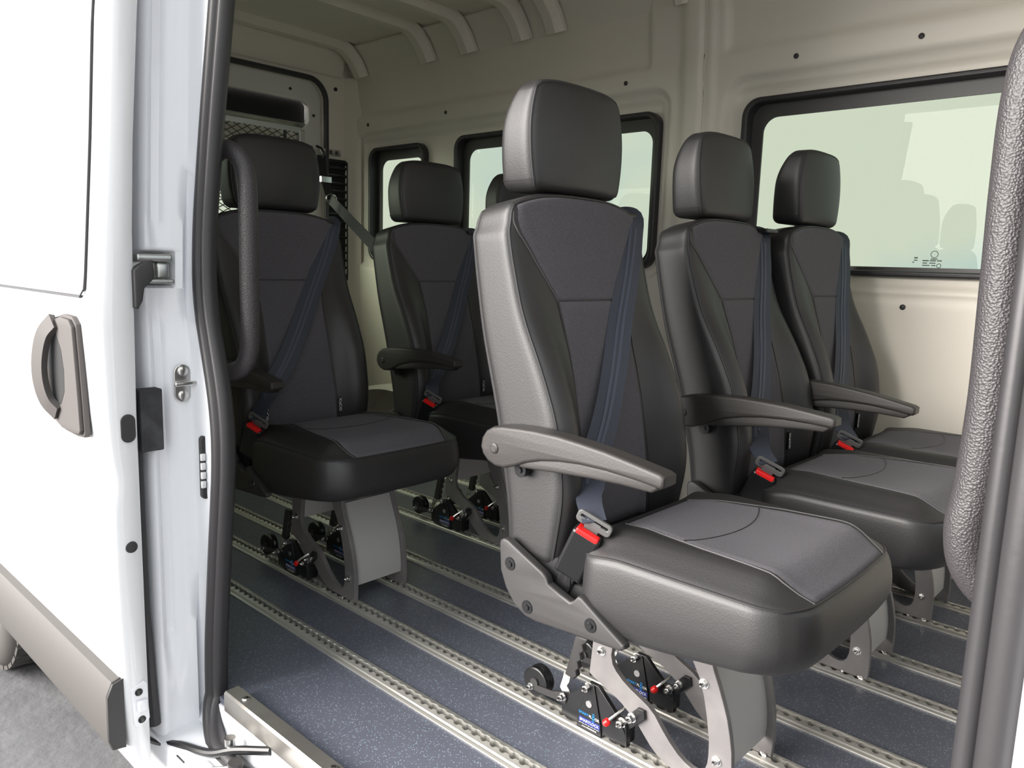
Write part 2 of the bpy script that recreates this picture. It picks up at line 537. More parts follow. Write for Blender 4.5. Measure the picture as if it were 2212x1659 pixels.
# ---- rear end: frame, two door leaves
OPEN = rrect(-0.33, 1.265, 0.02, 1.80, 0.10)
wr = obj('wall_rear', *plate([(-0.46, -0.05), (1.45, -0.05), (1.45, 2.0), (-0.46, 2.0)], 0.03, 'yz', -2.985, 0.004, [OPEN]), wallpaint)
struct(wr, 'beige rear frame around the back doors')
obj('corner_trim', *plate([(-2.97, 1.445), (-2.97, 1.385), (-2.945, 1.405), (-2.90, 1.445)], 1.85, 'xy', 0.92, 0.004), wallpaint, wr)
hdr = []
for y in np.linspace(-0.40, 1.36, 8):
    hdr.append([(-2.965, y, 1.835), (-2.945, y, 1.855), (-2.93, y, 1.90), (-2.905, y, 1.965), (-2.89, y, 1.985)])
obj('header_panel', *grid_patch(hdr), wallpaint, wr, angle=180)
obj('door_seal', *tube([(-2.965, y, z) for y, z in rrect(-0.335, 1.27, 0.015, 1.805, 0.105, 10)], 0.014, 10, closed=True), rubber, wr)
for y in (0.75, 1.10):
    obj('trim_clip', *tube([(-2.966, y, 1.865), (-2.955, y, 1.865)], 0.008, 10), plastic, wr)
obj('trim_clip', *tube([(-2.971, 1.33, 1.775), (-2.963, 1.33, 1.775)], 0.010, 10), plastic, wr)
for k, (y0, y1) in enumerate(((0.472, 1.305), (-0.372, 0.468))):
    recess = rrect(y0 + 0.05, y1 - 0.115, 1.575, 1.695, 0.035)
    wnd = rrect(y0 + 0.09, y1 - 0.16, 0.86, 1.42, 0.05)
    d = obj('door_%d' % (k + 1), *plate(rrect(y0, y1, 0.0, 1.845, 0.09), 0.04, 'yz', -3.025, 0.008, [recess, wnd]), reardoor)
    struct(d, ['rear door leaf beside the far wall, with a dark upper recess', 'rear door leaf on the doorway side of the van'][k])
    obj('recess_panel', *plate(rrect(y0 + 0.04, y1 - 0.105, 1.565, 1.705, 0.035), 0.004, 'yz', -3.058), black, d, smooth=False)
    obj('pane', *plate(rrect(y0 + 0.08, y1 - 0.15, 0.85, 1.43, 0.05), 0.004, 'yz', -3.040), glass, d, smooth=False)
    obj('window_seal', *tube([(-3.006, y, z) for y, z in wnd], 0.010, 8, closed=True), rubber, d)
    for yy, zz in ((y0 + 0.14, 1.745), (y1 - 0.22, 1.74), (y1 - 0.085, 1.63), (y1 - 0.10, 1.47)):
        obj('trim_clip', *tube([(-3.007, yy, zz), (-2.999, yy, zz)], 0.0075, 10), plastic, d)

# ---- near side: jamb behind the door opening, sill, front pillar, header
SEAL_Z = [-0.117, 0.095, 0.30, 0.50, 0.594, 0.70, 0.813, 0.946, 1.116, 1.346, 1.75]
SEAL_X = [-0.850, -0.845, -0.818, -0.788, -0.789, -0.815, -0.856, -0.857, -0.837, -0.805, -0.76]
def seal_x(z): return float(np.interp(z, SEAL_Z, SEAL_X))
zz_ = np.linspace(-0.16, 1.95, 90)
def ssx(z): return np.mean([seal_x(z + d) for d in np.linspace(-0.05, 0.05, 9)])
rows = []
zz_ = np.sort(np.concatenate([zz_, np.linspace(0.835, 0.915, 17)]))
for z in zz_:
    s = ssx(z) - 0.018
    xj = float(np.interp(z, [-0.1, 0.5, 0.72, 0.80, 1.9], [-0.886, -0.889, -0.896, -0.906, -0.906]))
    lean = 0.045 * max(0, z - 0.7) ** 1.3
    notch = 0.032 * float(sm(0.838, 0.844, z) * sm(0.908, 0.902, z))
    st = 0.010 * float(sm(0.05, 0.12, z)) * (1 - float(sm(0.80, 0.84, z)) * float(sm(0.95, 0.91, z)))
    rows.append([(s - 0.10, -0.385 + lean, z), (s - 0.045, -0.392 + lean, z), (s - 0.012, -0.402 + lean, z), (s, -0.418 + lean, z),
                 (s - 0.012, -0.434 + lean, z), (min(s - 0.035, xj + 0.026), -0.441 + lean, z), (xj + 0.009, -0.450 + lean, z), (xj + 0.006, -0.463 + lean, z), (xj + 0.005 - notch, -0.466 + lean, z),
                 (xj + 0.003 - notch, -0.482 + lean, z), (xj - st - notch, -0.488 + lean, z), (xj - st - 0.001 - notch, -0.503 + lean, z), (xj - st * 0.5 - notch, -0.507 + lean, z), (xj - notch, -0.514 + lean, z), (xj - 0.003 - notch, -0.519 + lean, z),
                 (xj - 0.020, -0.5235 + lean, z), (-1.00, -0.525 + lean, z)])
wn_ = obj('wall_near', *grid_patch(rows), whitepaint, angle=60)
struct(wn_, 'white painted door pillar between the open sliding door and its seal')
def side_y(z): return -0.524 + 0.045 * max(0, z - 0.7) ** 1.3
NW = (-2.75, -1.06, 0.86, 1.48)
body = plate([(-3.06, -0.16), (-1.0, -0.16), (-1.0, 1.88), (-3.06, 1.88)], 0.012, 'xz', 0, 0,
             [rrect(*NW[:2], NW[2], NW[3], 0.06), rrect(-2.74, -1.96, -0.158, 0.16, 0.10)])
def refine(vf, step=0.08):
    me = bpy.data.meshes.new('t'); me.from_pydata(vf[0], [], vf[1])
    bm = bmesh.new(); bm.from_mesh(me)
    for z in np.arange(-0.1, 1.9, step):
        bmesh.ops.bisect_plane(bm, geom=bm.verts[:] + bm.edges[:] + bm.faces[:], plane_co=(0, 0, z), plane_no=(0, 0, 1))
    bm.verts.index_update()
    out = [tuple(v.co) for v in bm.verts], [tuple(v.index for v in f.verts) for f in bm.faces]
    bm.free(); bpy.data.meshes.remove(me)
    return out
bv, bf = refine(body)
bv = [(x, y + side_y(z), z) for x, y, z in bv]
obj('body_side', bv, bf, whitepaint, wn_, smooth=False)
obj('inner_lining', *plate([(-2.97, 0), (-0.95, 0), (-0.95, 1.88), (-2.97, 1.88)], 0.01, 'xz', -0.425, 0, [rrect(-2.72, -1.10, 0.88, 1.46, 0.06)]), wallpaint, wn_, smooth=False)
nwg = [(x, y + side_y(z) - 0.008, z) for x, y, z in refine(plate(rrect(-2.78, -1.03, 0.83, 1.50, 0.06), 0.004, 'xz', 0))[0]]
obj('pane', nwg, refine(plate(rrect(-2.78, -1.03, 0.83, 1.50, 0.06), 0.004, 'xz', 0))[1], glass, wn_, smooth=False)
obj('window_border', *plate(rrect(-2.78, -1.03, 0.83, 1.50, 0.06), 0.003, 'xz', -0.512, 0, [rrect(-2.73, -1.075, 0.87, 1.45, 0.05)]), frit, wn_, smooth=False)

# header over the doorway and the wall in front of it
obj('door_header', *box(-0.98, 0.60, -0.47, -0.40, 1.76, 1.90), whitepaint, wn_, smooth=False)
rows = []
for z in zz_:
    lean = 0.045 * max(0, z - 0.7) ** 1.3
    rows.append([(0.64, -0.375 + lean, z), (0.545, -0.395 + lean, z), (0.528, -0.412 + lean, z), (0.526, -0.430 + lean, z), (0.535, -0.452 + lean, z), (0.565, -0.468 + lean, z),
                 (0.585, -0.492 + lean, z), (0.60, -0.503 + lean, z), (0.72, -0.506 + lean, z), (1.20, -0.506 + lean, z), (X_FRONT, -0.50 + lean, z)])
fp = obj('wall_front', *grid_patch(rows), whitepaint, angle=60)
struct(fp, 'white painted pillar in front of the doorway')
obj('inner_lining', *plate([(0.60, 0.0), (X_FRONT, 0.0), (X_FRONT, 1.9), (0.60, 1.9)], 0.01, 'xz', -0.38, 0, [rrect(1.0, 1.8, 0.9, 1.5, 0.06)]), wallpaint, fp, smooth=False)

bh = obj('wall_light_blocker', *plate([(-0.40, 0.0), (1.43, 0.0), (1.43, 1.96), (-0.40, 1.96)], 0.03, 'yz', X_FRONT - 0.02, 0.004, [rrect(-0.34, 1.38, 0.92, 1.86, 0.08)]), cladding)  # added out of view to cut the light reaching the seat fronts
struct(bh, 'added unseen grey half-height partition towards the cab, shading the seat fronts')

# sill step under the doorway
sill_prof = [(-0.405, -0.012), (-0.434, -0.014), (-0.440, -0.050), (-0.452, -0.066), (-0.512, -0.072), (-0.528, -0.085), (-0.534, -0.20), (-0.515, -0.24), (-0.42, -0.26)]
P = [[(x, a, b) for a, b in sill_prof] for x in (-3.0, -1.6, -1.0, -0.9, 0.3, 0.7, X_FRONT)]
sl = obj('trim_1', *grid_patch(P), whitepaint, angle=40)
struct(sl, 'white painted door sill under the floor edge')

# rubber door seal: one loop around the opening
def seal_path():
    pts = []
    for z in np.linspace(1.70, 0.0, 60):
        pts.append((ssx(z), -0.425 + 0.045 * max(0, z - 0.7) ** 1.3, z))
    cx0, r = ssx(0.0) + 0.10, 0.10
    for a in np.linspace(185, 268, 10):
        pts.append((cx0 + r * math.cos(R(a)), -0.425 - 0.045 * (a - 180) / 90, -0.00 + r * math.sin(R(a)) * 0.72))
    for x in np.linspace(-0.66, 0.40, 12):
        pts.append((x, -0.472, -0.074))
    for a in np.linspace(272, 358, 8):
        pts.append((0.417 + 0.09 * math.cos(R(a)), -0.472 + 0.047 * (a - 270) / 90, 0.01 + 0.084 * math.sin(R(a))))
    for z in np.linspace(0.05, 1.70, 50):
        pts.append((0.509, -0.425 + 0.045 * max(0, z - 0.7) ** 1.3, z))
    return pts
sp = [Vector(p) for p in seal_path()]
SEC = [(-0.022, 0.004), (-0.021, -0.010), (-0.014, -0.019), (-0.004, -0.021), (0.004, -0.016), (0.007, -0.009), (0.011, -0.014), (0.018, -0.013), (0.023, -0.005), (0.022, 0.008), (0.014, 0.018), (0.0, 0.02), (-0.014, 0.016)]
V, F = [], []
for i, p in enumerate(sp):
    t = (sp[min(i + 1, len(sp) - 1)] - sp[max(i - 1, 0)])
    t.y = 0; t.normalize()
    nrm = Vector((-t.z, 0, t.x))       # towards the opening on the rear side
    for a, b in SEC:
        V.append(p + nrm * a + Vector((0, b, 0)))
ns = len(SEC)
for i in range(len(sp) - 1):
    for k in range(ns):
        l = (k + 1) % ns
        F.append((i * ns + k, i * ns + l, (i + 1) * ns + l, (i + 1) * ns + k))
ds = obj('trim_2', V, F, rubber, angle=60)
struct(ds, 'thick black rubber seal around the sliding door opening')

# ================================================================== SEAT RAILS
def rail_mesh():
    y0, ym, y1 = 0.0, 0.029, RAIL_W
    pitch, hs, rr = 0.025, 0.0045, 0.0092
    Vt, Ft = [], []
    n = int((X_FRONT - X_REAR) / pitch)
    xs, ws = [], []
    for c in range(n):
        xc = X_REAR + (c + 0.5) * pitch
        for a in (-0.5, -0.40):
            xs.append(xc + a * pitch); ws.append(hs)
        for ang in (150, 120, 90, 60, 30):
            xs.append(xc + rr * math.cos(R(ang))); ws.append(max(hs, rr * math.sin(R(ang))))
        xs.append(xc + 0.40 * pitch); ws.append(hs)
    for side, ye in ((-1, 0.012), (1, 0.046)):
        base = len(Vt)
        for x, w in zip(xs, ws):
            tip = 0.0018 * (1 - (w - hs) / (rr - hs))
            Vt += [(x, ye, 0.005), (x, ym + side * (w + 0.0015), 0.0058 + tip), (x, ym + side * w, 0.005 + tip), (x, ym + side * w, -0.008)]
        for i in range(len(xs) - 1):
            for k in range(3):
                a = base + i * 4 + k
                Ft.append((a, a + 4, a + 5, a + 1))
    flange = join(([(X_REAR, y0, -0.012), (X_REAR, y0, 0.0030), (X_REAR, 0.004, 0.0042), (X_REAR, 0.0095, 0.0025), (X_REAR, 0.012, 0.005),
                    (X_FRONT, y0, -0.012), (X_FRONT, y0, 0.0030), (X_FRONT, 0.004, 0.0042), (X_FRONT, 0.0095, 0.0025), (X_FRONT, 0.012, 0.005)],
                   [(i, i + 1, i + 6, i + 5) for i in range(4)]),
                  ([(X_REAR, 0.046, 0.005), (X_REAR, y1, 0.003), (X_REAR, y1, -0.012), (X_FRONT, 0.046, 0.005), (X_FRONT, y1, 0.003), (X_FRONT, y1, -0.012)],
                   [(0, 1, 4, 3), (1, 2, 5, 4)]))
    return join((Vt, Ft), flange)
rv, rf = rail_mesh()
rail_names = ['seat rail nearest the door sill, bare along its whole length', 'rail under the near leg of the foreground seat',
              'rail under the far leg of the foreground seat', 'empty rail between the foreground seat and the middle seat',
              'rail under the near leg of the middle front-row seat', 'rail under the far leg of the middle front-row seat',
              'rail under the near leg of the seat by the large window', 'rail closest to the far wall of the van']
rail_me, ch_me = None, None
for y, lb in zip(RAIL_Y, rail_names):
    t = thing('seat_rail', 'aluminium ' + lb, 'floor rail', (0, y, 0), 'aluminium seat rails in the floor')
    if rail_me is None:
        a = obj('track', rv, rf, alu, t, angle=30); rail_me = a.data
        b = obj('channel', *box(X_REAR, X_FRONT, 0.001, 0.049, -0.012, -0.008), alu_dark, t, smooth=False); ch_me = b.data
    else:
        for nm, me in (('track', rail_me), ('channel', ch_me)):
            o = bpy.data.objects.new(nm, me); COL.objects.link(o); o.parent = t

# ================================================================== SEATS
CY = 0.060
HB = (0.06, 0.206, 0.325)           # backrest half sizes
ZC = 0.711
E_Z = [0.39, 0.407, 0.517, 0.639, 0.728, 0.817, 0.933, 1.02]
E_X = [-0.190, -0.186, -0.168, -0.187, -0.227, -0.275, -0.308, -0.318]
R_Z = [0.39, 0.477, 0.632, 0.777, 0.908, 0.982, 1.03]
R_X = [-0.294, -0.303, -0.337, -0.378, -0.402, -0.411, -0.405]
C_Z = [0.39, 0.50, 0.60, 0.70, 0.839, 0.95, 1.02]
C_X = [-0.222, -0.216, -0.222, -0.243, -0.282, -0.308, -0.318]
def sint(z, a, b):
    return np.mean([np.interp(z + d, a, b) for d in (-0.03, -0.015, 0, 0.015, 0.03)])
def back_warp(p):
    a, b, c = p[0] / HB[0], p[1] / HB[1], p[2]
    z = ZC + c
    s = float(sm(0.42, 0.86, abs(b)))
    e, cc, rr = sint(z, E_Z, E_X), sint(z, C_Z, C_X), sint(z, R_Z, R_X)
    front = cc + (e - cc) * s + 0.010 * math.exp(-((abs(b) - 0.80) / 0.13) ** 2) * float(sm(1.0, 0.7, z)) + 0.004 * (1 - b * b)
    rear = rr - 0.012 * (1 - b * b)
    t = (a + 1) / 2
    x = rear + (front - rear) * t
    top = float(sm(0.93, 1.02, z))
    w = HB[1] * b * (1 - 0.05 * top * top - 0.015 * (1 - t))
    zz = z - 0.030 * abs(b) ** 3 * top - 0.014 * (1 - t) * top
    return (x, w, zz)
def back_surf(b, c, a=1.0, off=0.0, ra=0.022):
    p = rround((HB[0] * a, HB[1] * b, HB[2] * c), HB, ra)
    q = back_warp(p)
    return (q[0] + off, q[1], q[2])
def zc(z): return (z - ZC) / HB[2]

def back_panel(zt, zb, yl, nz=26, ny=26):
    rows = []
    zs = np.concatenate([[zt, zt - 0.0014], np.linspace(zt, zb, nz)[1:-1], [zb + 0.0014, zb]]); nz = len(zs)
    for i, z in enumerate(zs):
        w = yl(z)
        row = []
        for j, u in enumerate(np.linspace(-1, 1, ny)):
            edge = i in (0, nz - 1) or j in (0, ny - 1)
            b = u * w / HB[1]
            q = back_surf(b, min(zc(z), 1.0), off=-0.003 if edge else 0.0022)
            row.append(q)
        rows.append(row)
    return grid_patch(rows)
Y1Z = [0.80, 0.839, 0.90, 0.96, 1.0, 1.03]; Y1 = [0.102, 0.106, 0.146, 0.182, 0.198, 0.200]
Y2Z = [0.40, 0.50, 0.60, 0.75, 0.839]; Y2 = [0.122, 0.112, 0.103, 0.100, 0.107]

HC = (0.19, 0.215, 0.075)           # cushion half sizes
CR = 0.016
def cush_warp(p):
    px, py = p[0], p[1]
    for sg, rc in ((1, 0.075), (-1, 0.05)):          # round the plan corners
        u = (sg * px - (HC[0] - rc)) / rc; v = (abs(py) - (HC[1] - rc)) / rc
        if u > 0 and v > 0:
            uu = u * math.sqrt(max(0, 1 - v * v / 2)); vv = v * math.sqrt(max(0, 1 - u * u / 2))
            px = sg * (HC[0] - rc + rc * uu); py = math.copysign(HC[1] - rc + rc * vv, py)
    a, b, c = px / HC[0], py / HC[1], p[2] / HC[2]
    ea = p[0] / HC[0]; eb = abs(p[1]) / HC[1]
    x = 0.055 + px
    y = py
    t = (c + 1) / 2
    ztop = 0.4475 + 0.026 * float(sm(1.02, 0.72, eb)) * float(sm(1.02, 0.62, ea)) + 0.006 * math.exp(-((eb - 0.74) / 0.14) ** 2) * float(sm(1.0, 0.5, ea)) - 0.010 * float(sm(-0.5, -1.0, ea))
    zbot = 0.312 + 0.030 * float(sm(-0.6, 1.0, ea))
    z = zbot + (ztop - zbot) * t
    fr = float(sm(0.3, 1.0, ea))
    x -= 0.010 * fr * b * b
    x += 0.012 * fr * (1 - c * c)
    x -= 0.020 * fr * max(-c - 0.2, 0) ** 2
    y *= 1 + 0.020 * (1 - c * c) - 0.03 * max(-c - 0.3, 0)
    x += 0.035 * float(sm(-0.5, -1.0, ea)) * max(-c, 0) * 0
    return (x, y, z)
def cush_top(x, y):
    p = rround((x - 0.055, y, HC[2]), HC, CR)
    return cush_warp(p)
def cushion_panel():
    rows = []
    xs = np.concatenate([np.linspace(-0.115, 0.19, 26), np.linspace(0.20, 0.2445, 8)])
    for i, x in enumerate(xs):
        w = np.interp(x, [-0.12, -0.02, 0.06, 0.16, 0.20, 0.225, 0.245], [0.100, 0.128, 0.146, 0.158, 0.158, 0.152, 0.142])
        row = []
        for j, u in enumerate(np.linspace(-1, 1, 26)):
            q = cush_top(x, u * w)
            edge = i in (0, len(xs) - 1) or j in (0, 25)
            d = -0.003 if edge else 0.0022
            fx = 0.6 * float(sm(0.22, 0.245, x))
            row.append((q[0] + d * fx, q[1], q[2] + d * (1 - 0.5 * fx)))
        rows.append(row)
    return grid_patch(rows)

HH = (0.041, 0.142, 0.1005)
def head_warp(p):
    a, b, c = p[0] / HH[0], p[1] / HH[1], p[2] / HH[2]
    z = 1.1330 + p[2]
    w = 1 - 0.14 * max(c, 0) ** 2 - 0.11 * max(-c, 0) ** 2
    t = (a + 1) / 2
    front = -0.326 + 0.022 * (1 - b * b) * (1 - 0.5 * c * c) - 0.004 * c
    rear = -0.404 + 0.028 * max(c, 0) ** 2 + 0.004 * c
    x = rear + (front - rear) * t
    z += -0.012 * abs(b) ** 4 * max(c, 0) 
    return (x, p[1] * w, z)

PARTS = []      # (name, mesh, parent index, role)
proto = thing('passenger_seat', 'x', 'seat')
UPPER = {'backrest', 'headrest', 'armrest', 'shoulder_belt', 'headrest_post', 'armrest_knob', 'isofix_tag'}

# backrest ------------------------------------------------------------
back = obj('backrest', *rbox(HB, 0.022, (8, 26, 34), back_warp), leather, proto, angle=180)
obj('upper_fabric_panel', *back_panel(1.030, 0.8388, lambda z: np.interp(z, Y1Z, Y1)), fabric, back, angle=180)
obj('lower_fabric_panel', *back_panel(0.8384, 0.415, lambda z: np.interp(z, Y2Z, Y2)), fabric, back, angle=180)
def edge_path(surf, pts): return [surf(*q) for q in pts]
pp = [back_surf(-1, c) for c in np.linspace(-0.97, 0.95, 40)] + [back_surf(b, 1) for b in np.linspace(-0.95, 0.95, 24)] + [back_surf(1, c) for c in np.linspace(0.95, -0.97, 40)]
obj('piping', *tube(pp, 0.0026, 6), piping, back)
pp = [back_surf(-1, c, a=-1.0) for c in np.linspace(-0.97, 0.95, 40)] + [back_surf(b, 1, a=-1.0) for b in np.linspace(-0.95, 0.95, 24)] + [back_surf(1, c, a=-1.0) for c in np.linspace(0.95, -0.97, 40)]
obj('rear_piping', *tube(pp, 0.0032, 6), leather, back)
def seam(pts, r=0.0011, par=back, m_=thread): obj('seam', *tube(pts, r, 5), m_, par)
for s in (-1, 1):
    seam([back_surf(s * np.interp(z, Y1Z, Y1) / HB[1], zc(z), off=0.0008) for z in np.linspace(1.020, 0.84, 24)])
    seam([back_surf(s * np.interp(z, Y2Z, Y2) / HB[1], zc(z), off=0.0006) for z in np.linspace(0.838, 0.42, 24)], 0.0009, m_=piping)
# headrest ------------------------------------------------------------
head = obj('headrest', *rbox(HH, 0.019, (6, 20, 16), head_warp), leather, proto, angle=180)
def head_surf(a, b, c, off=0.0):
    q = head_warp(rround((HH[0] * a, HH[1] * b, HH[2] * c), HH, 0.019)); return (q[0] + off, q[1], q[2])
pp = [head_surf(1, -1, c) for c in np.linspace(-0.98, 0.9, 24)] + [head_surf(1, b, 1) for b in np.linspace(-0.9, 0.9, 20)] + [head_surf(1, 1, c) for c in np.linspace(0.9, -0.98, 24)]
obj('piping', *tube(pp, 0.0022, 6), piping, head)
for s in (-1, 1):
    obj('hem', *tube([head_surf(a, s, -0.80) for a in np.linspace(-0.9, 0.95, 12)], 0.0018, 5), leather, head)
for s in (-0.06, 0.06):
    obj('headrest_post', *cyl((-0.362, s, 1.0), (-0.360, s, 1.06), 0.0065), plastic_gloss, proto)
# cushion -------------------------------------------------------------
cush = obj('cushion', *rbox(HC, CR, (34, 34, 10), cush_warp), leather, proto, angle=180)
obj('fabric_panel', *cushion_panel(), fabric, cush, angle=180)
def cush_edge(a, b, c=1.0): return cush_warp(rround((HC[0] * a, HC[1] * b, HC[2] * c), HC, CR))
pp = [cush_edge(a, -1) for a in np.linspace(-0.95, 0.98, 46)] + [cush_edge(1, b) for b in np.linspace(-0.97, 0.97, 46)] + [cush_edge(a, 1) for a in np.linspace(0.98, -0.95, 46)]
obj('piping', *tube(pp, 0.0024, 6), piping, cush)
pp = []
for u in np.linspace(-1, 1, 16):
    y = u * 0.132; x = 0.055 - 0.035 * u * u
    q = cush_top(x, y); pp.append((q[0], q[1], q[2] + 0.0026))
obj('seam', *tube(pp, 0.0008, 5), piping, cush)
for s in (-1, 1):
    pp = []
    for x in np.linspace(-0.11, 0.2425, 34):
        w = np.interp(x, [-0.12, -0.02, 0.06, 0.16, 0.20, 0.225, 0.245], [0.100, 0.128, 0.146, 0.158, 0.158, 0.152, 0.142])
        q = cush_top(x, s * w); pp.append((q[0], q[1], q[2] + 0.0008))
    obj('seam', *tube(pp, 0.0010, 5), thread, cush)
# base frame under the cushion
obj('base_frame', *join(bbox(-0.27, 0.02, -0.19, 0.19, 0.325, 0.37, 0.006), bbox(-0.30, -0.15, -0.20, 0.20, 0.36, 0.41, 0.008),
                        bbox(-0.20, 0.06, -0.06, 0.17, 0.285, 0.335, 0.004)), black, proto)
# side covers -----------------------------------------------------------
SC = [(-0.290, 0.412), (-0.288, 0.420), (-0.280, 0.4245), (-0.270, 0.4235), (-0.235, 0.408), (-0.190, 0.389), (-0.181, 0.383), (-0.176, 0.372), (-0.148, 0.362),
      (-0.128, 0.356), (-0.121, 0.360), (-0.112, 0.371), (-0.104, 0.370), (-0.062, 0.345), (-0.018, 0.320), (-0.016, 0.314), (-0.026, 0.308), (-0.070, 0.305),
      (-0.120, 0.302), (-0.200, 0.296), (-0.225, 0.298), (-0.250, 0.310), (-0.272, 0.335), (-0.286, 0.365)]
for s in (-1,):
    yb = s * 0.2195
    sc = obj('side_cover', *plate(SC, 0.018, 'xz', yb, 0.004), plastic, proto, angle=40)
    for (x, z) in ((-0.262, 0.383), (-0.083, 0.331), (-0.219, 0.317)):
        obj('screw', *join(tube([(x, yb + s * 0.008, z), (x, yb + s * 0.0105, z)], [0.0125, 0.0115], 18), tube([(x, yb + s * 0.010, z), (x, yb + s * 0.013, z)], [0.0065, 0.0055], 6)), plastic_gloss, sc)
# armrest ---------------------------------------------------------------
AT = [(-0.326, 0.585), (-0.323, 0.602), (-0.313, 0.616), (-0.297, 0.625), (-0.276, 0.629), (-0.24, 0.632), (-0.203, 0.634), (-0.155, 0.634), (-0.107, 0.631), (-0.06, 0.627), (-0.01, 0.620), (0.037, 0.613), (0.046, 0.609),
      (0.046, 0.595), (0.040, 0.590), (0.0, 0.594), (-0.06, 0.597), (-0.11, 0.596), (-0.151, 0.592), (-0.19, 0.585), (-0.22, 0.576), (-0.245, 0.565), (-0.268, 0.557), (-0.290, 0.556), (-0.308, 0.562), (-0.320, 0.572)]
AB = [(-0.245, 0.572), (-0.21, 0.583), (-0.15, 0.598), (-0.06, 0.602), (0.03, 0.600), (0.034, 0.588), (0.022, 0.580), (-0.03, 0.580), (-0.09, 0.577), (-0.15, 0.572), (-0.21, 0.566), (-0.235, 0.564)]
arm = obj('armrest', *plate(AT, 0.039, 'xz', -0.2275, 0.006, bseg=3), armplastic, proto, angle=40)
obj('underside', *plate(AB, 0.030, 'xz', -0.2265, 0.004), armplastic, arm, angle=40)
obj('pivot_cap', *tube([(-0.2908, -0.245, 0.588), (-0.2908, -0.2485, 0.588), (-0.2908, -0.2500, 0.588)], [0.0098, 0.0092, 0.006], 20), armplastic, arm)
obj('pivot_shaft', *cyl((-0.29, -0.225, 0.590), (-0.29, -0.19, 0.590), 0.018), plastic, arm)
obj('stop_knob', *join(tube([(-0.252, -0.222, 0.553), (-0.252, -0.205, 0.553)], 0.013, 16), tube([(-0.252, -0.225, 0.553), (-0.252, -0.205, 0.553)], 0.005, 8)), plastic_gloss, arm)
# belt ------------------------------------------------------------------
def strap(path, width, wdir, th=0.0016, n=None):
    P = [Vector(p) for p in path]
    V, F = [], []
    for i, p in enumerate(P):
        t = (P[min(i + 1, len(P) - 1)] - P[max(i - 1, 0)]).normalized()
        w = Vector(wdir[i] if isinstance(wdir, list) else wdir)
        w = (w - t * w.dot(t)).normalized()
        nn = t.cross(w)
        ww = width[i] if isinstance(width, list) else width
        for a, b in ((-1, -1), (1, -1), (1, 1), (-1, 1)):
            V.append(p + w * (a * ww / 2) + nn * (b * th / 2))
    for i in range(len(P) - 1):
        for k in range(4):
            l = (k + 1) % 4
            F.append((i * 4 + k, i * 4 + l, i * 4 + 4 + l, i * 4 + 4 + k))
    F += [(3, 2, 1, 0), tuple(len(V) - 4 + k for k in range(4))]
    return V, F
bpts = [(-0.395, 0.172, 0.985), (-0.380, 0.173, 1.010), (-0.345, 0.173, 1.0145), (-0.318, 0.171, 1.002), (-0.302, 0.150, 0.955), (-0.280, 0.110, 0.885), (-0.255, 0.058, 0.800), (-0.225, 0.004, 0.715),
        (-0.198, -0.055, 0.628), (-0.178, -0.112, 0.562), (-0.150, -0.160, 0.520), (-0.110, -0.194, 0.490)]
bpath = smooth_path(bpts, 4)
belt = obj('shoulder_belt', *strap(bpath, [0.053] * (len(bpath) - 5) + [0.045, 0.043, 0.041, 0.040, 0.040], [(0.0, 0.85, 0.5)] * 12 + [(0.05, 0.85, 0.45)] * (len(bpath) - 18) + [(0.45, 0.75, 0.25)] * 6), webbing, proto, angle=40)
for off in (-0.011, 0.011):
    w_ = Vector((0, 0.85, 0.5)).normalized()
    obj('stripe', *strap([Vector(p) + w_ * off + Vector((0.0013, 0, 0)) for p in bpath[12:-6]], 0.006, (0, 0.85, 0.5), 0.0008), webstripe, belt)
obj('belt_guide', *bbox(-0.385, -0.315, 0.140, 0.205, 1.002, 1.0125, 0.004), plastic_gloss, proto)
# buckle ------------------------------------------------------------------
def oriented(vf, M): return [tuple(M @ Vector(v)) for v in vf[0]], vf[1]
bz = Vector((0.040, 0.0, 0.085)).normalized(); by = Vector((0.35, -0.94, 0)); bx = by.cross(bz).normalized(); by = bz.cross(bx).normalized()
MB = Matrix(((bx.x, by.x, bz.x, -0.118), (bx.y, by.y, bz.y, -0.196), (bx.z, by.z, bz.z, 0.470), (0, 0, 0, 1)))
buckle = obj('buckle', *oriented(bbox(-0.026, 0.026, -0.013, 0.013, -0.092, 0.0, 0.006, 3), MB), plastic_gloss, proto)
obj('red_button', *oriented(bbox(-0.021, 0.021, -0.0005, 0.0128, -0.010, 0.0042, 0.003), MB), red, buckle)
obj('red_button', *oriented(bbox(-0.008, 0.021, -0.010, 0.001, -0.010, 0.0025, 0.002), MB), red, buckle)
tg = plate(rrect(-0.032, 0.032, 0.007, 0.030, 0.008), 0.006, 'xz', -0.004, 0.0015, [rrect(-0.025, 0.025, 0.018, 0.023, 0.002)])
obj('tongue', *oriented(join(tg, bbox(-0.013, 0.013, -0.0045, -0.0015, -0.012, 0.020, 0.001)), MB), tongue_m, buckle)
obj('stalk', *oriented(bbox(-0.014, 0.014, -0.003, 0.003, -0.135, -0.085, 0.002), MB), black, buckle)
# fabric care / fitting tag
tagz = 0.482
q = back_surf(0.109 / HB[1], zc(tagz), off=0.004)
for s in (-1, 1):
    q = back_surf(s * 0.118 / HB[1], zc(tagz), off=0.0035)
    it = obj('isofix_tag', *bbox(q[0] - 0.002, q[0] + 0.001, q[1] - 0.006, q[1] + 0.006, tagz - 0.022, tagz + 0.022, 0.0006, 1), black, proto)
    text('lettering', 'ISOFIX', 0.0135, white_ink, it, (q[0] + 0.0016, q[1], tagz), (0, 0, 1), (0, -1, 0))

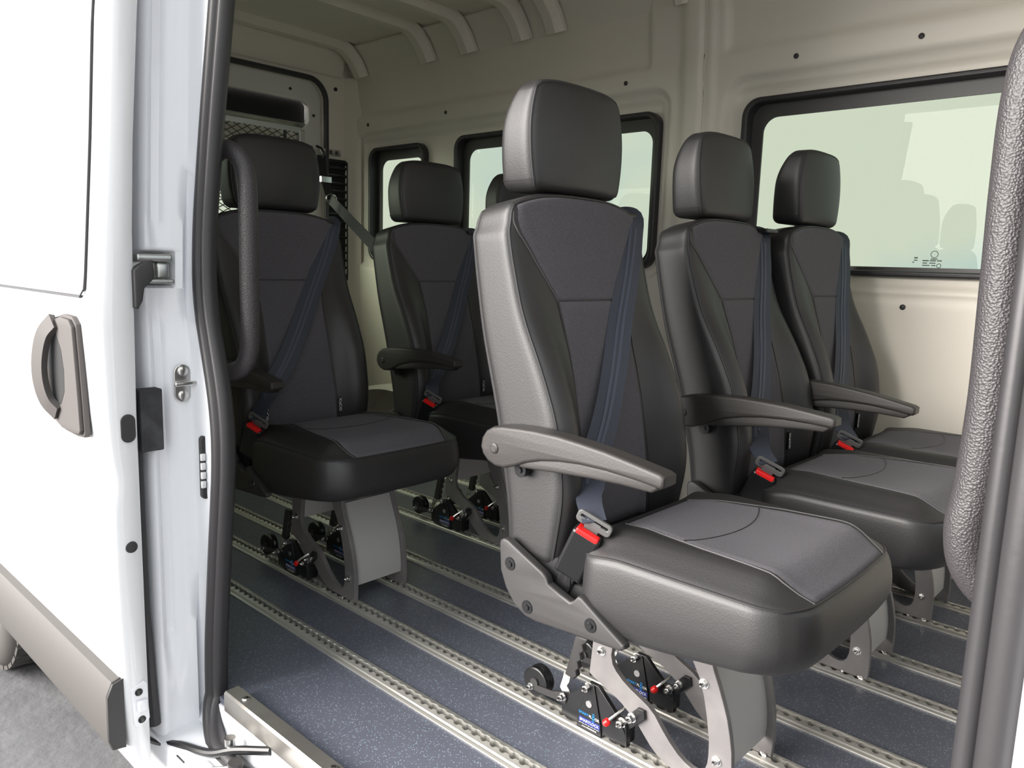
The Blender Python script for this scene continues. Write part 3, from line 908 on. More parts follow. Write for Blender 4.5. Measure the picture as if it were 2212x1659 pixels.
# legs ----------------------------------------------------------------------
LEG = [(-0.212, 0.285), (-0.214, 0.200), (-0.217, 0.160), (-0.220, 0.121), (-0.210, 0.115), (-0.198, 0.111), (-0.177, 0.102), (-0.155, 0.095), (-0.141, 0.088), (-0.122, 0.076), (-0.108, 0.066), (-0.090, 0.048), (-0.076, 0.034), (-0.060, 0.022), (-0.041, 0.013), (-0.015, 0.009), (0.030, 0.008), (0.084, 0.008),
       (0.086, 0.040), (0.085, 0.070), (0.083, 0.095), (0.078, 0.122), (0.071, 0.150), (0.061, 0.178), (0.051, 0.203), (0.041, 0.225), (0.030, 0.255), (0.022, 0.285)]
LHO = [(-0.022, 0.272), (-0.013, 0.250), (0.002, 0.225), (0.014, 0.204), (0.024, 0.176), (0.031, 0.148), (0.036, 0.122), (0.040, 0.098), (0.041, 0.072), (0.040, 0.055), (0.036, 0.041), (0.030, 0.033), (0.021, 0.030), (0.010, 0.031), (-0.004, 0.036), (-0.018, 0.044), (-0.036, 0.059), (-0.054, 0.078), (-0.070, 0.097), (-0.086, 0.108), (-0.104, 0.116), (-0.125, 0.125), (-0.143, 0.135), (-0.158, 0.147), (-0.167, 0.158), (-0.171, 0.175), (-0.168, 0.200), (-0.163, 0.230), (-0.158, 0.272)]
LY = [0.024 - CY, 0.189 - CY]       # near face of each leg, seat-local
for yl in LY:
    lg = obj('leg', *plate(LEG, 0.012, 'xz', yl + 0.006, 0.0012, [LHO]), legmetal, proto, angle=40)
    for x, z in ((0.0237, 0.198), (0.0574, 0.0684), (-0.193, 0.176)):
        obj('bolt', *bolt((x, yl, z), (0, -1, 0)), chrome, lg)
    obj('foot_stud', *join(cyl((0.066, yl + 0.006, -0.006), (0.066, yl + 0.006, 0.012), 0.0075), cyl((0.030, yl + 0.006, -0.006), (0.030, yl + 0.006, 0.011), 0.0075), tube([(0.072, yl - 0.004, 0.010), (0.072, yl + 0.016, 0.010)], 0.005, 8)), chrome, lg)
fp_ = [(0.012, 0.262), (0.022, 0.235), (0.033, 0.210), (0.045, 0.180), (0.054, 0.150), (0.060, 0.122), (0.064, 0.095), (0.0655, 0.070), (0.065, 0.047)]
P = [[(x + d, y, z) for (x, z) in fp_] for d, y in ((0.006, LY[0] + 0.012), (0.006, LY[1]))]
P2 = [[(x, y, z) for (x, z) in fp_] for y in (LY[0] + 0.012, LY[1])]
va, fa = grid_patch(P); vb, fb = grid_patch(P2)
nfp = len(fp_)
rim_f = [(nfp - 1, 2 * nfp - 1, 4 * nfp - 1, 3 * nfp - 1), (0, nfp, 3 * nfp, 2 * nfp)]
jv, jf = join((va, fa), (vb, fb))
obj('front_panel', jv, jf + rim_f, legpanel, proto, angle=40)
obj('rear_panel', *bbox(-0.172, -0.166, LY[0] + 0.012, LY[1], 0.178, 0.285, 0.001, 1), legpanel, proto)

# floor locks ---------------------------------------------------------------
LK = [(-0.277, 0.046), (-0.276, 0.012), (-0.268, 0.012), (-0.262, 0.008), (-0.250, 0.008), (-0.244, 0.012), (-0.238, 0.012), (-0.236, 0.007), (-0.176, 0.007), (-0.172, 0.014), (-0.160, 0.014), (-0.154, 0.008), (-0.144, 0.008), (-0.138, 0.014), (-0.119, 0.014), (-0.119, 0.030), (-0.128, 0.045), (-0.148, 0.070), (-0.190, 0.107), (-0.212, 0.107), (-0.230, 0.088), (-0.262, 0.061)]
LP = [(-0.236, 0.007), (-0.176, 0.007), (-0.178, 0.030), (-0.198, 0.106), (-0.2135, 0.106), (-0.228, 0.050)]
GR = [(-0.262, 0.180), (-0.232, 0.182), (-0.236, 0.172), (-0.244, 0.166), (-0.240, 0.154), (-0.249, 0.146), (-0.245, 0.134), (-0.254, 0.126), (-0.250, 0.114), (-0.257, 0.106), (-0.254, 0.096), (-0.263, 0.086), (-0.284, 0.089), (-0.272, 0.140)]
for i, yl in enumerate(LY):
    y0 = yl - 0.010                       # near face of housing
    lk = obj('floor_lock', *plate(LK, 0.010, 'xz', yl - 0.005, 0.001), plastic_gloss, proto, angle=40)
    obj('cover_plate', *plate(LP, 0.003, 'xz', y0 - 0.0015, 0.0008), plastic_gloss, lk, angle=40)
    obj('tail_block', *bbox(-0.172, -0.124, yl + 0.0, yl + 0.026, 0.010, 0.050, 0.003), plastic_gloss, lk)
    yt = y0 - 0.0034
    obj('rivet', *tube([(-0.2075, yt + 0.002, 0.0645), (-0.2075, yt - 0.0008, 0.0645)], [0.0078, 0.0070], 18), chrome, lk)
    obj('bolt', *bolt((-0.2115, y0, 0.0985), (0, -1, 0), 0.0072, 0.014), chrome, lk)
    # printed label on the cover plate
    text('lettering', 'SMART', 0.0076, blue_ink, lk, (-0.2190, yt, 0.0405), (1, 0, -0.03), (0, 0, 1), 'CENTER')
    text('lettering', 'FL', 0.0076, white_ink, lk, (-0.2025, yt, 0.0400), (1, 0, -0.03), (0, 0, 1))
    for zq in (0.0455, 0.0400, 0.0345):
        obj('emblem', *tube([(-0.1955 + 0.0022 * math.cos(a), yt, zq + 0.0026 * math.sin(a)) for a in np.linspace(0, 2 * math.pi, 13)[:-1]], 0.0007, 4, closed=True), blue_ink, lk)
    text('lettering', 'OR', 0.0076, white_ink, lk, (-0.1868, yt, 0.0392), (1, 0, -0.03), (0, 0, 1))
    obj('label_strip', *box(-0.2295, -0.1795, yt - 0.0001, yt + 0.0006, 0.0215, 0.0320), navy_ink, lk, smooth=False)
    text('lettering', 'SMARTLOCK', 0.0080, white_ink, lk, (-0.2045, yt - 0.0006, 0.0267), (1, 0, 0), (0, 0, 1))
    obj('fine_print', *join(*[box(-0.230 + q * 0.0072, -0.2245 + q * 0.0072, yt, yt + 0.0005, 0.0188, 0.0196) for q in range(7)]), white_ink, lk, smooth=False)
    text('lettering', 'www.', 0.0046, white_ink, lk, (-0.2165, yt, 0.0145), (1, 0, 0), (0, 0, 1))
    obj('fine_print', *join(*[box(-0.2105 + q * 0.0048, -0.2068 + q * 0.0048, yt, yt + 0.0005, 0.0133, 0.0155) for q in range(5)]), white_ink, lk, smooth=False)
    # wheel on its arm
    wy = yl + 0.004
    obj('wheel_arm', *join(plate([(-0.365, 0.046), (-0.357, 0.034), (-0.266, 0.040), (-0.262, 0.052), (-0.272, 0.062), (-0.300, 0.052)], 0.004, 'xz', y0 - 0.001, 0.0006)), plastic, lk)
    wl = obj('wheel', *tube([(-0.350, wy - 0.013, 0.050), (-0.350, wy - 0.012, 0.050), (-0.350, wy - 0.004, 0.050), (-0.350, wy, 0.050), (-0.350, wy + 0.004, 0.050), (-0.350, wy + 0.012, 0.050), (-0.350, wy + 0.013, 0.050)], [0.028, 0.031, 0.031, 0.028, 0.031, 0.031, 0.028], 28), plastic_gloss, lk, angle=40)
    obj('hub', *join(tube([(-0.350, wy - 0.0165, 0.050), (-0.350, wy + 0.016, 0.050)], 0.010, 16)), plastic, lk)
    obj('bolt', *bolt((-0.357, y0 - 0.003, 0.0404), (0, -1, 0), 0.0055, 0.008), chrome, lk)
    obj('bolt', *bolt((-0.272, y0 - 0.003, 0.053), (0, -1, 0), 0.006, 0.010), chrome, lk)
    # wavy release handle on a zinc bracket
    obj('release_handle', *plate(GR, 0.014, 'xz', yl + 0.012, 0.003), plastic, lk, angle=50)
    obj('handle_bracket', *join(strap([(-0.279, yl + 0.010, 0.095), (-0.283, yl + 0.010, 0.075), (-0.286, yl + 0.006, 0.062), (-0.270, yl + 0.002, 0.050)], 0.017, (1, 0, 0.2), 0.003)), chrome, lk)
    # red tipped lever and the two clamp bolts
    obj('lever', *tube([(-0.135, yl + 0.012, 0.083), (-0.148, y0 - 0.005, 0.066), (-0.156, y0 - 0.012, 0.056)], 0.0032, 8), chrome, lk)
    obj('lever_knob', *tube([(-0.153, y0 - 0.010, 0.0585), (-0.155, y0 - 0.0115, 0.0565), (-0.160, y0 - 0.014, 0.0505), (-0.1625, y0 - 0.0155, 0.0475)], [0.004, 0.0070, 0.0075, 0.0035], 12), red, lk)
    obj('clamp_plate', *plate([(-0.146, 0.048), (-0.128, 0.038), (-0.085, 0.084), (-0.088, 0.100), (-0.102, 0.100)], 0.006, 'xz', yl - 0.005, 0.001), plastic_gloss, lk)
    obj('bolt', *bolt((-0.1325, y0 + 0.002, 0.0585), (0, -1, 0), 0.0072, 0.012), chrome, lk)
    obj('bolt', *bolt((-0.112, y0 + 0.002, 0.077), (0, -1, 0), 0.0072, 0.012), chrome, lk)
    obj('pull_loop', *strap([(-0.122, y0 + 0.002, 0.060), (-0.117, y0 - 0.001, 0.040), (-0.117, y0, 0.024), (-0.119, y0 + 0.004, 0.014)], 0.010, (0.2, 1, 0), 0.002), plastic_gloss, lk)

# place the six seats ---------------------------------------------------------
SEATS = [  # x, y(rail), recline, armrest turn, label
    (0.0, 0.0, 0.0, 0.008, 'black leather seat closest to the camera, its side lit by the doorway'),
    (0.030, 0.589, -0.0455, 0.0, 'middle seat of the front row, just beyond the foreground seat'),
    (0.044, 1.0225, 0.0117, 0.030, 'front-row seat in front of the large side window'),
    (-1.072, 0.0, 0.0, 0.0, 'rear-row seat behind the curved grab handle at the left pillar'),
    (-1.067, 0.589, -0.0195, -0.010, 'rear-row seat in front of the small corner window'),
    (-1.060, 1.0225, 0.0, 0.0, 'rear-row seat almost wholly hidden behind the foreground seat'),
]
def recline(o, ang, piv=(-0.20, 0.40)):
    T = Matrix.Translation((piv[0], 0, piv[1]))
    o.matrix_basis = T @ Matrix.Rotation(ang, 4, 'Y') @ T.inverted() @ o.matrix_basis
children = list(proto.children)
tree = [(c, list(c.children)) for c in children]
for k, (sx, sy, rec, armr, lab) in enumerate(SEATS):
    if k == 0:
        root, parts = proto, children
    else:
        root = proto.copy(); COL.objects.link(root)
        parts = []
        for c, subs in tree:
            cc = c.copy(); COL.objects.link(cc); cc.parent = root; cc.matrix_basis = Matrix.Identity(4); parts.append(cc)
            for s_ in subs:
                ss = s_.copy(); COL.objects.link(ss); ss.parent = cc
    root.location = (sx, sy + CY, 0)
    root['label'] = lab; root['group'] = 'passenger seats in two rows'
    if k == 0: SEATDEF = [(p.name.split('.')[0], p) for p in parts]
    names = [n for n, _ in SEATDEF]
    for n, p in zip(names, parts):
        if n in UPPER:
            if n == 'armrest' and armr: recline(p, armr, (-0.29, 0.588))
            if rec: recline(p, rec)

# ================================================================== THINGS IN AND ON THE VAN
def grab(name, label, path, rad, mounts):
    t = thing(name, label, 'grab handle', path[0], 'textured grab handles at the doorway')
    o0 = Vector(path[0])
    pth = [Vector(p) - o0 for p in smooth_path(path, 8)]
    obj('bar', *tube(pth, rad, 20), handlem, t, angle=180)
    for a, b, r_ in mounts:
        obj('mount', *tube([Vector(a) - o0, (Vector(a) + Vector(b)) / 2 - o0, Vector(b) - o0], [r_, r_ * 0.92, r_ * 0.8], 16), plastic, t)
    return t
grab('grab_handle', 'slim curved black grab handle fixed to the left door pillar',
     [(-0.915, -0.375, 1.100), (-0.885, -0.372, 1.106), (-0.855, -0.364, 1.104), (-0.832, -0.353, 1.085), (-0.823, -0.347, 1.045), (-0.821, -0.346, 0.96), (-0.821, -0.347, 0.86), (-0.821, -0.347, 0.77),
      (-0.823, -0.349, 0.715), (-0.833, -0.358, 0.682), (-0.860, -0.372, 0.668), (-0.900, -0.378, 0.668)], 0.0185,
     [((-0.930, -0.385, 1.098), (-0.885, -0.374, 1.104), 0.027), ((-0.92, -0.385, 0.668), (-0.875, -0.375, 0.668), 0.027)])
grab('grab_handle', 'thick grained grab handle at the right edge, in front of the large window',
     [(0.560, -0.335, 1.135), (0.530, -0.338, 1.136), (0.495, -0.345, 1.124), (0.474, -0.352, 1.095), (0.467, -0.356, 1.05), (0.4665, -0.357, 0.98), (0.468, -0.357, 0.90), (0.4695, -0.357, 0.80), (0.4665, -0.357, 0.72),
      (0.4630, -0.357, 0.678), (0.471, -0.352, 0.642), (0.498, -0.344, 0.620), (0.56, -0.335, 0.612)], 0.0195,
     [((0.60, -0.335, 1.135), (0.55, -0.336, 1.136), 0.028), ((0.60, -0.334, 0.612), (0.545, -0.336, 0.617), 0.028)])

# stainless sill plate
t = thing('sill_plate', 'polished steel edge bar along the floor at the doorway', 'trim bar', (-0.795, -0.42, 0))
obj('bar', *plate([(-0.016, -0.016), (-0.016, 0.022), (-0.012, 0.026), (0.016, 0.026), (0.016, 0.000), (-0.006, 0.000), (-0.008, -0.016)], 1.25, 'yz', 0.625, 0.0015), steel, t, angle=40)
for x in (0.055, 0.36, 0.68, 1.0, 1.2):
    obj('screw', *tube([(x, 0.002, 0.0255), (x, 0.002, 0.0285), (x, 0.002, 0.0300)], [0.0075, 0.0065, 0.003], 14), chrome, t)

# ---- open sliding door
DZ = [-0.125, -0.115, -0.08, 0.09, 0.30, 0.432, 0.475, 0.53, 0.60, 0.783, 0.856, 1.095, 1.318, 1.60, 1.78]
DO = [-0.575, -0.584, -0.595, -0.607, -0.612, -0.611, -0.603, -0.611, -0.615, -0.618, -0.611, -0.592, -0.577, -0.545, -0.52]
IZ = [-0.125, 0.60, 0.94, 1.10, 1.33, 1.78]
IO = [-0.556, -0.555, -0.549, -0.541, -0.524, -0.472]
def d_out(z): return np.mean([np.interp(z + d, DZ, DO) for d in (-0.012, 0, 0.012)])
def d_in(z): return float(np.interp(z, IZ, IO))
DX0, DX1 = -2.12, -0.862
rows = []
for z in np.linspace(-0.125, 1.78, 110):
    o_, i_ = d_out(z), d_in(z)
    rows.append([(DX0, i_, z), (DX0, o_ + 0.01, z), (DX0 + 0.01, o_, z), (-1.6, o_, z), (-1.2, o_, z), (DX1 - 0.014, o_, z), (DX1 - 0.005, o_ + 0.003, z), (DX1, o_ + 0.010, z),
                 (DX1 + 0.001, (o_ + i_) / 2, z), (DX1 - 0.001, i_ - 0.004, z), (DX1 - 0.006, i_, z), (-1.5, i_, z), (DX0, i_, z)])
V, F = grid_patch(rows)
nn = len(rows[0])
F += [tuple(range(nn)), tuple(range(len(V) - nn, len(V)))]
sd_ = obj('door_3', V, F, doorpaint, angle=60)
struct(sd_, 'white sliding door pushed open along the outside of the van')
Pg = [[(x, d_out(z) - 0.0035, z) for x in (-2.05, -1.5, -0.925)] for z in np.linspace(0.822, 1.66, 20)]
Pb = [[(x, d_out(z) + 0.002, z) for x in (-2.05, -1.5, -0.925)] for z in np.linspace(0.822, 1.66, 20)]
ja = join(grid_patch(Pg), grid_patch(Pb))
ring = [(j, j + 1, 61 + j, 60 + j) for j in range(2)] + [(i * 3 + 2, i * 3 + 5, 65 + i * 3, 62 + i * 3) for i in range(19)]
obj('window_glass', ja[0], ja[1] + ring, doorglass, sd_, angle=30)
pathg = [(-2.05, d_out(0.819) - 0.003, 0.819)] + [(-0.94, d_out(0.819) - 0.003, 0.819), (-0.922, d_out(0.83) - 0.003, 0.834)] + [(-0.922, d_out(z) - 0.003, z) for z in np.linspace(0.86, 1.66, 14)]
obj('glass_edge', *tube(pathg, 0.0028, 6), rubber, sd_)
# lower cladding
cp = [(-0.602, 0.094), (-0.622, 0.088), (-0.633, 0.062), (-0.6335, -0.030), (-0.626, -0.052), (-0.602, -0.056)]
obj('cladding_strip', *plate(cp, 1.23, 'yz', -1.4845, 0.003), cladding, sd_, angle=30)
obj('cladding_end', *plate([(a * 0.985 - 0.009, b * 0.96 + 0.001) for a, b in cp], 0.006, 'yz', -0.8675, 0.001), plastic, sd_, angle=30)
# outer handle
HO = [(-1.045, 0.776), (-1.010, 0.783), (-0.962, 0.781), (-0.943, 0.768), (-0.935, 0.70), (-0.928, 0.62), (-0.924, 0.566), (-0.932, 0.557), (-0.965, 0.554), (-1.030, 0.555), (-1.070, 0.565), (-1.098, 0.585), (-1.111, 0.62), (-1.116, 0.67), (-1.110, 0.72), (-1.092, 0.755), (-1.070, 0.770)]
HI = [(-1.062, 0.758), (-1.030, 0.742), (-1.008, 0.715), (-0.998, 0.676), (-1.002, 0.635), (-1.022, 0.610), (-1.055, 0.598), (-1.082, 0.612), (-1.092, 0.66), (-1.086, 0.72)]
hd = obj('handle_bezel', *join(plate(HO, 0.010, 'xz', -0.6215, 0.001), plate([(x * 0.94 - 0.0615, z * 0.95 + 0.0335) for x, z in HO], 0.008, 'xz', -0.6295, 0.002)), handlegrey, sd_, angle=40)
obj('handle_recess', *plate(HI, 0.003, 'xz', -0.6325, 0.0008), black, hd, smooth=False)
pth = smooth_path([(-1.035, -0.634, 0.768), (-1.060, -0.646, 0.740), (-1.074, -0.652, 0.695), (-1.076, -0.652, 0.65), (-1.066, -0.646, 0.612), (-1.042, -0.634, 0.588)], 6)
obj('handle_grip', *strap(pth, 0.034, [(1, 0.25, 0)] * len(pth), 0.012), handlegrey, hd, angle=60)
# details on the leading edge
XE = DX1 + 0.001
obj('edge_plug', *plate(rrect(-0.587, -0.561, 0.553, 0.606, 0.0128), 0.004, 'yz', XE + 0.0012, 0.001), plastic, sd_)
obj('edge_plug', *tube([(XE - 0.001, -0.577, 0.350), (XE + 0.002, -0.577, 0.350), (XE + 0.003, -0.577, 0.350)], [0.0115, 0.0105, 0.005], 18), plastic, sd_)
sp_ = obj('lock_plate', *plate([(-0.591, 0.064), (-0.566, 0.075), (-0.561, 0.068), (-0.558, -0.006), (-0.562, -0.012), (-0.584, -0.018), (-0.588, -0.010)], 0.0025, 'yz', XE + 0.001, 0.0006), whitepaint, sd_, angle=30)
for y, z in ((-0.577, 0.055), (-0.573, -0.004)):
    obj('bolt', *tube([(XE, y, z), (XE + 0.004, y, z), (XE + 0.005, y, z)], [0.0078, 0.0072, 0.004], 16), plastic_gloss, sp_)
obj('wedge', *bbox(XE + 0.001, XE + 0.012, -0.582, -0.562, 0.014, 0.038, 0.004, 3), whitepaint, sp_)

# ---- small fittings on the pillar
t = thing('door_striker', 'zinc striker loop bolted on the white pillar', 'door striker', (-0.880, -0.461, 0.652))
obj('base_plate', *plate(rrect(-0.0165, 0.0165, -0.037, 0.037, 0.016), 0.006, 'yz', 0.0, 0.001), chrome, t)
obj('bar', *bbox(0.010, 0.018, -0.022, 0.040, -0.004, 0.005, 0.003, 3), chrome, t)
obj('post', *bbox(0.0, 0.014, -0.014, 0.014, -0.004, 0.004, 0.002), chrome, t)
for z in (-0.024, 0.024):
    obj('screw', *tube([(0.002, 0, z), (0.006, 0, z), (0.007, 0, z)], [0.0095, 0.009, 0.005], 16), chrome, t)
t = thing('contact_strip', 'black contact strip with four white pads beside the door seal', 'contact strip', (-0.846, -0.438, 0.485))
obj('holder', *plate(rrect(-0.008, 0.010, -0.064, 0.064, 0.008), 0.012, 'yz', 0.0, 0.002), plastic, t)
for k in range(4):
    obj('contact_pad', *bbox(0.003, 0.010, -0.010, -0.001, -0.040 + k * 0.0185, -0.026 + k * 0.0185, 0.0015), white_ink, t)
t = thing('slide_bracket', 'bare metal guide rail end set in the white pillar', 'guide rail', (-0.905, -0.498, 0.874))
obj('rail_top', *bbox(-0.022, 0.012, -0.034, 0.032, 0.012, 0.026, 0.003), alu_brush, t)
obj('rail_bottom', *bbox(-0.022, 0.014, -0.034, 0.034, -0.029, -0.021, 0.003), alu_brush, t)
obj('rail_back', *bbox(-0.026, -0.018, -0.034, 0.032, -0.024, 0.016, 0.002), alu_brush, t)
obj('end_stop', *bbox(-0.020, 0.004, 0.004, 0.030, -0.020, 0.012, 0.006, 3), alu_brush, t)
t = obj('door_hook', *plate([(-0.006, 0.033), (0.012, 0.043), (0.021, 0.044), (0.023, 0.012), (0.017, 0.005), (0.004, -0.007), (0.0, -0.030), (-0.008, -0.045), (-0.014, -0.042), (-0.014, 0.025)], 0.022, 'yz', 0, 0.003), plastic, angle=40)
t.location = (-0.862, -0.541, 0.845)
tag(t, 'black plastic hook between the sliding door and the pillar', 'hook')
t = obj('foam_block', *bbox(-0.030, 0.0, -0.021, 0.021, -0.060, 0.060, 0.003), foam)
t.location = (-0.868, -0.526, 0.587)
tag(t, 'scuffed black foam block wedged beside the sliding door edge', 'foam block')
t = obj('gap_seal', *tube([(-0.900, -0.540, 0.53), (-0.905, -0.540, 0.40), (-0.908, -0.539, 0.2), (-0.905, -0.536, 0.05), (-0.90, -0.534, -0.05)], [0.006, 0.008, 0.009, 0.012, 0.013], 10), rubber)
tag(t, 'narrow black rubber strip in the gap behind the sliding door', 'rubber strip')
t = thing('guide_linkage', 'black lower guide arm with white clip under the door pillar', 'guide arm', (-0.80, -0.51, -0.07))
pa = smooth_path([(-0.20, -0.02, -0.050), (-0.10, -0.012, -0.026), (-0.03, 0.0, -0.006), (0.05, 0.02, 0.006), (0.11, 0.045, 0.030), (0.185, 0.076, 0.050)], 6)
obj('arm', *tube(pa, 0.0085, 10), plastic_gloss, t)
obj('clip', *bbox(0.058, 0.092, -0.004, 0.010, -0.010, 0.004, 0.003), white_ink, t)
obj('pin', *cyl((0.085, 0.003, 0.000), (0.150, 0.030, 0.022), 0.0028), chrome, t)
obj('roller', *tube([(0.150, 0.022, 0.016), (0.150, 0.022, 0.036)], 0.014, 14), plastic, t)
obj('bolt', *tube([(0.085, 0.045, 0.028), (0.085, 0.045, 0.045)], 0.011, 12), chrome, t)
obj('catch', *bbox(-0.02, 0.02, -0.018, 0.004, -0.032, -0.012, 0.004), plastic, t)
t = obj('pillar_trim', *bbox(-0.012, 0.012, -0.008, 0.008, -0.055, 0.055, 0.006, 3), white_ink)
t.location = (-0.893, -0.362, 0.465)
tag(t, 'narrow white plastic strip behind the left door seal', 'trim strip')

# ---- rear wheel of the van
t = thing('rear_wheel', 'rear road wheel seen under the open sliding door', 'wheel', (-2.35, -0.40, -0.50))
tp = []
for a in np.linspace(0, 2 * math.pi, 49)[:-1]:
    tp.append((0.30 * math.cos(a), 0, 0.335 + 0.30 * math.sin(a)))
rows = []
for a in np.linspace(0, 2 * math.pi, 73):
    row = []
    for r_, y_ in ((0.20, -0.085), (0.215, -0.104), (0.26, -0.112), (0.305, -0.105), (0.325, -0.085), (0.3335, -0.055), (0.335, 0.0), (0.3335, 0.055), (0.325, 0.085), (0.30, 0.104), (0.20, 0.09)):
        row.append((r_ * math.cos(a), y_, 0.335 + r_ * math.sin(a)))
    rows.append(row)
ty = obj('tyre', *grid_patch(rows), tyre, t, angle=60)
for k in range(36):
    a0, a1 = 2 * math.pi * k / 36, 2 * math.pi * (k + 0.78) / 36
    for ya, yb in ((-0.085, -0.030), (-0.022, 0.022), (0.030, 0.085)):
        v = [(rr_ * math.cos(a), y_, 0.335 + rr_ * math.sin(a)) for rr_ in (0.325, 0.3415 if ya == -0.022 else 0.339) for a in (a0, a1) for y_ in (ya, yb)]
        f_ = [(0, 1, 3, 2), (4, 6, 7, 5), (0, 4, 5, 1), (2, 3, 7, 6), (0, 2, 6, 4), (1, 5, 7, 3)]
        if k == 0 and ya == -0.085: TV, TF = v, f_
        else: TV, TF = join((TV, TF), (v, f_))
tb = obj('tread_blocks', TV, TF, tyre, ty, smooth=False); tb['kind'] = 'stuff'
rows = []
for a in np.linspace(0, 2 * math.pi, 49):
    rows.append([(r_ * math.cos(a), y_, 0.335 + r_ * math.sin(a)) for r_, y_ in ((0.0, -0.05), (0.06, -0.055), (0.09, -0.075), (0.12, -0.07), (0.17, -0.04), (0.195, -0.085), (0.205, -0.095), (0.21, -0.085))])
obj('rim', *grid_patch(rows), rim, t, angle=40)

# ---- folded wheelchair ramp at the back doors
t = thing('wheelchair_ramp', 'folded mesh wheelchair ramp standing inside the rear doors', 'ramp', (-2.75, 0.10, 0.0))
obj('top_bar', *plate([(-0.012, 1.490), (-0.008, 1.522), (0.030, 1.530), (0.032, 1.524), (0.006, 1.512), (0.004, 1.490)], 0.89, 'xz', 0.445, 0.001), alu_brush, t, angle=30)
for y in (0.01, 0.88):
    obj('side_bar', *bbox(-0.015, 0.02, y - 0.015, y + 0.015, 0.01, 1.50, 0.003), alu_brush, t)
obj('base_bar', *bbox(-0.03, 0.04, 0.0, 0.89, 0.002, 0.05, 0.004), alu_brush, t)
MV, MF = [], []
pw, ph = 0.050, 0.0285
H = 1.44; slope = pw / ph
ks = np.arange(-int(H * slope / pw) - 1, int(0.87 / pw) + 2)
for k in ks:
    for s in (1, -1):
        y0_ = k * pw if s == 1 else 0.87 - k * pw
        z0_, z1_ = 0.05, 0.05 + H
        def yat(z): return y0_ + s * slope * (z - 0.05)
        def zat(y): return 0.05 + (y - y0_) / (s * slope)
        za, zb = z0_, z1_
        lo, hi = (zat(0.0), zat(0.87)) if s == 1 else (zat(0.87), zat(0.0))
        za, zb = max(za, lo), min(zb, hi)
        if zb - za < 0.01: continue
        v, f_ = tube([(0.002 * s, yat(za), za), (0.002 * s, yat(zb), zb)], 0.0022, 4)
        n0 = len(MV); MV += v; MF += [tuple(i + n0 for i in q) for q in f_]
me_ = obj('mesh_panel', MV, MF, mat('mesh_steel', (0.16, 0.15, 0.13), 0.45, 0.7), t, smooth=False)
obj('yellow_grip', *bbox(0.02, 0.05, 0.855, 0.905, 1.115, 1.145, 0.005), yellow, t)
obj('pivot', *tube([(0.03, 0.82, 1.13), (0.03, 0.86, 1.13)], 0.013, 14), chrome, t)
obj('latch', *bbox(0.01, 0.03, 0.548, 0.572, 1.11, 1.15, 0.003), chrome, t)
obj('hanger', *tube([(0.0, 0.80, 1.49), (0.0, 0.80, 1.40)], 0.008, 8), plastic, t)
obj('brace_bar', *bbox(-0.012, 0.004, 0.28, 0.31, 0.05, 1.49, 0.002), alu_brush, t)

# ---- vent grille on the rear pillar
t = thing('air_vent', 'black louvred vent grille on the rear corner pillar', 'vent', (-2.968, 1.333, 0.78))
obj('frame', *plate(rrect(-0.072, 0.072, 0.0, 0.64, 0.03), 0.016, 'yz', 0.006, 0.003, [rrect(-0.060, 0.060, 0.014, 0.626, 0.022)]), plastic_gloss, t)
obj('backing', *plate(rrect(-0.062, 0.062, 0.012, 0.628, 0.022), 0.003, 'yz', 0.001), black, t, smooth=False)
sl_me = None
for k in range(15):
    z = 0.035 + k * 0.040
    if sl_me is None:
        o = obj('louvre', *plate([(0.002, -0.010), (0.015, 0.004), (0.015, 0.008), (0.002, 0.004)], 0.118, 'xz', 0, 0), plastic_gloss, t, smooth=False); sl_me = o.data
    else:
        o = bpy.data.objects.new('louvre', sl_me); COL.objects.link(o); o.parent = t
    o.location = (0, 0, z)

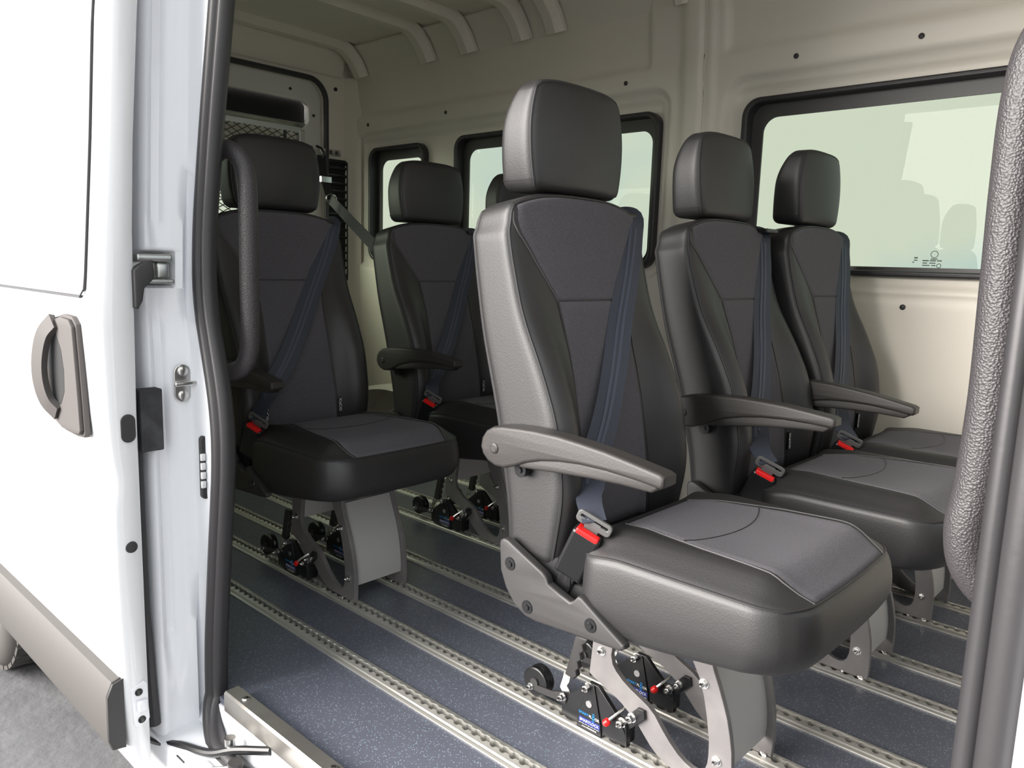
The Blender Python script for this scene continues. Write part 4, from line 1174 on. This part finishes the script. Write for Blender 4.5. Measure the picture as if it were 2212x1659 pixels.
# ---- wall bracket and restraint strap in the rear corner
t = thing('belt_bracket', 'short zinc bracket on the rear pillar above the vent', 'bracket', (-2.968, 1.28, 1.452))
obj('plate', *bbox(0.0, 0.012, -0.05, 0.075, -0.016, 0.016, 0.002), chrome, t)
for y in (0.012, 0.048):
    obj('slot', *bbox(0.010, 0.014, y - 0.010, y + 0.010, -0.010, 0.010, 0.002), alu_dark, t)
def bproj(u, v, x):
    px, py = (u - 1106) / 1678.9, -(v - 829.5) / 1678.9
    d = RX * px + UP * py + FW
    tt = (x - cam.matrix_world[0][3]) / d.x
    return Vector((cam.matrix_world[0][3], cam.matrix_world[1][3], cam.matrix_world[2][3])) + d * tt
A0, A1, A2, A3, A4 = Vector((-2.93, 1.215, 1.425)), Vector((-2.89, 1.20, 1.33)), Vector((-2.85, 1.215, 1.205)), Vector((-2.30, 0.955, 1.064)), Vector((-1.75, 0.685, 0.935))
t = thing('restraint_strap', 'black wheelchair restraint strap hanging from the rear corner', 'strap', tuple(A0))
def rel(*ps): return [p - A0 for p in ps]
obj('upper_webbing', *strap(rel(A0, A1, A2), 0.045, (0.3, 1, -0.2), 0.003), darkweb, t)
obj('long_webbing', *strap(rel(A2, A3, A4), 0.048, (0.3, 0.2, 1), 0.003), darkweb, t)
obj('adjuster', *[join(bbox(-0.012, 0.012, -0.032, 0.032, -0.016, 0.016, 0.003))][0], chrome, t).location = A1 + Vector((0.02, 0.0, -0.03)) - A0
obj('ring', *tube([(0.01, 0.030 * math.cos(a), 0.022 * math.sin(a)) for a in np.linspace(0, 2 * math.pi, 17)[:-1]], 0.004, 8, closed=True), chrome, t).location = A2 - A0
obj('hook', *tube([(0, -0.03, 0.045), (0.01, -0.005, 0.035), (0.012, 0.012, 0.012), (0.006, 0.005, -0.01)], 0.006, 8), plastic_gloss, t)

# ---- interior wheel arch
P = []
for y in (1.20, 1.205, 1.225, 1.45):
    e = 0.02 if y == 1.20 else 0.0
    P.append([(-2.35 + (0.45 - e) * math.cos(a), y, max(0.0, (0.30 - e) * math.sin(a))) for a in np.linspace(math.pi, 0, 28)])
wa = obj('wheel_arch', *grid_patch(P), wallpaint, angle=50)
nv_ = len(P[0])
wa.parent = wall
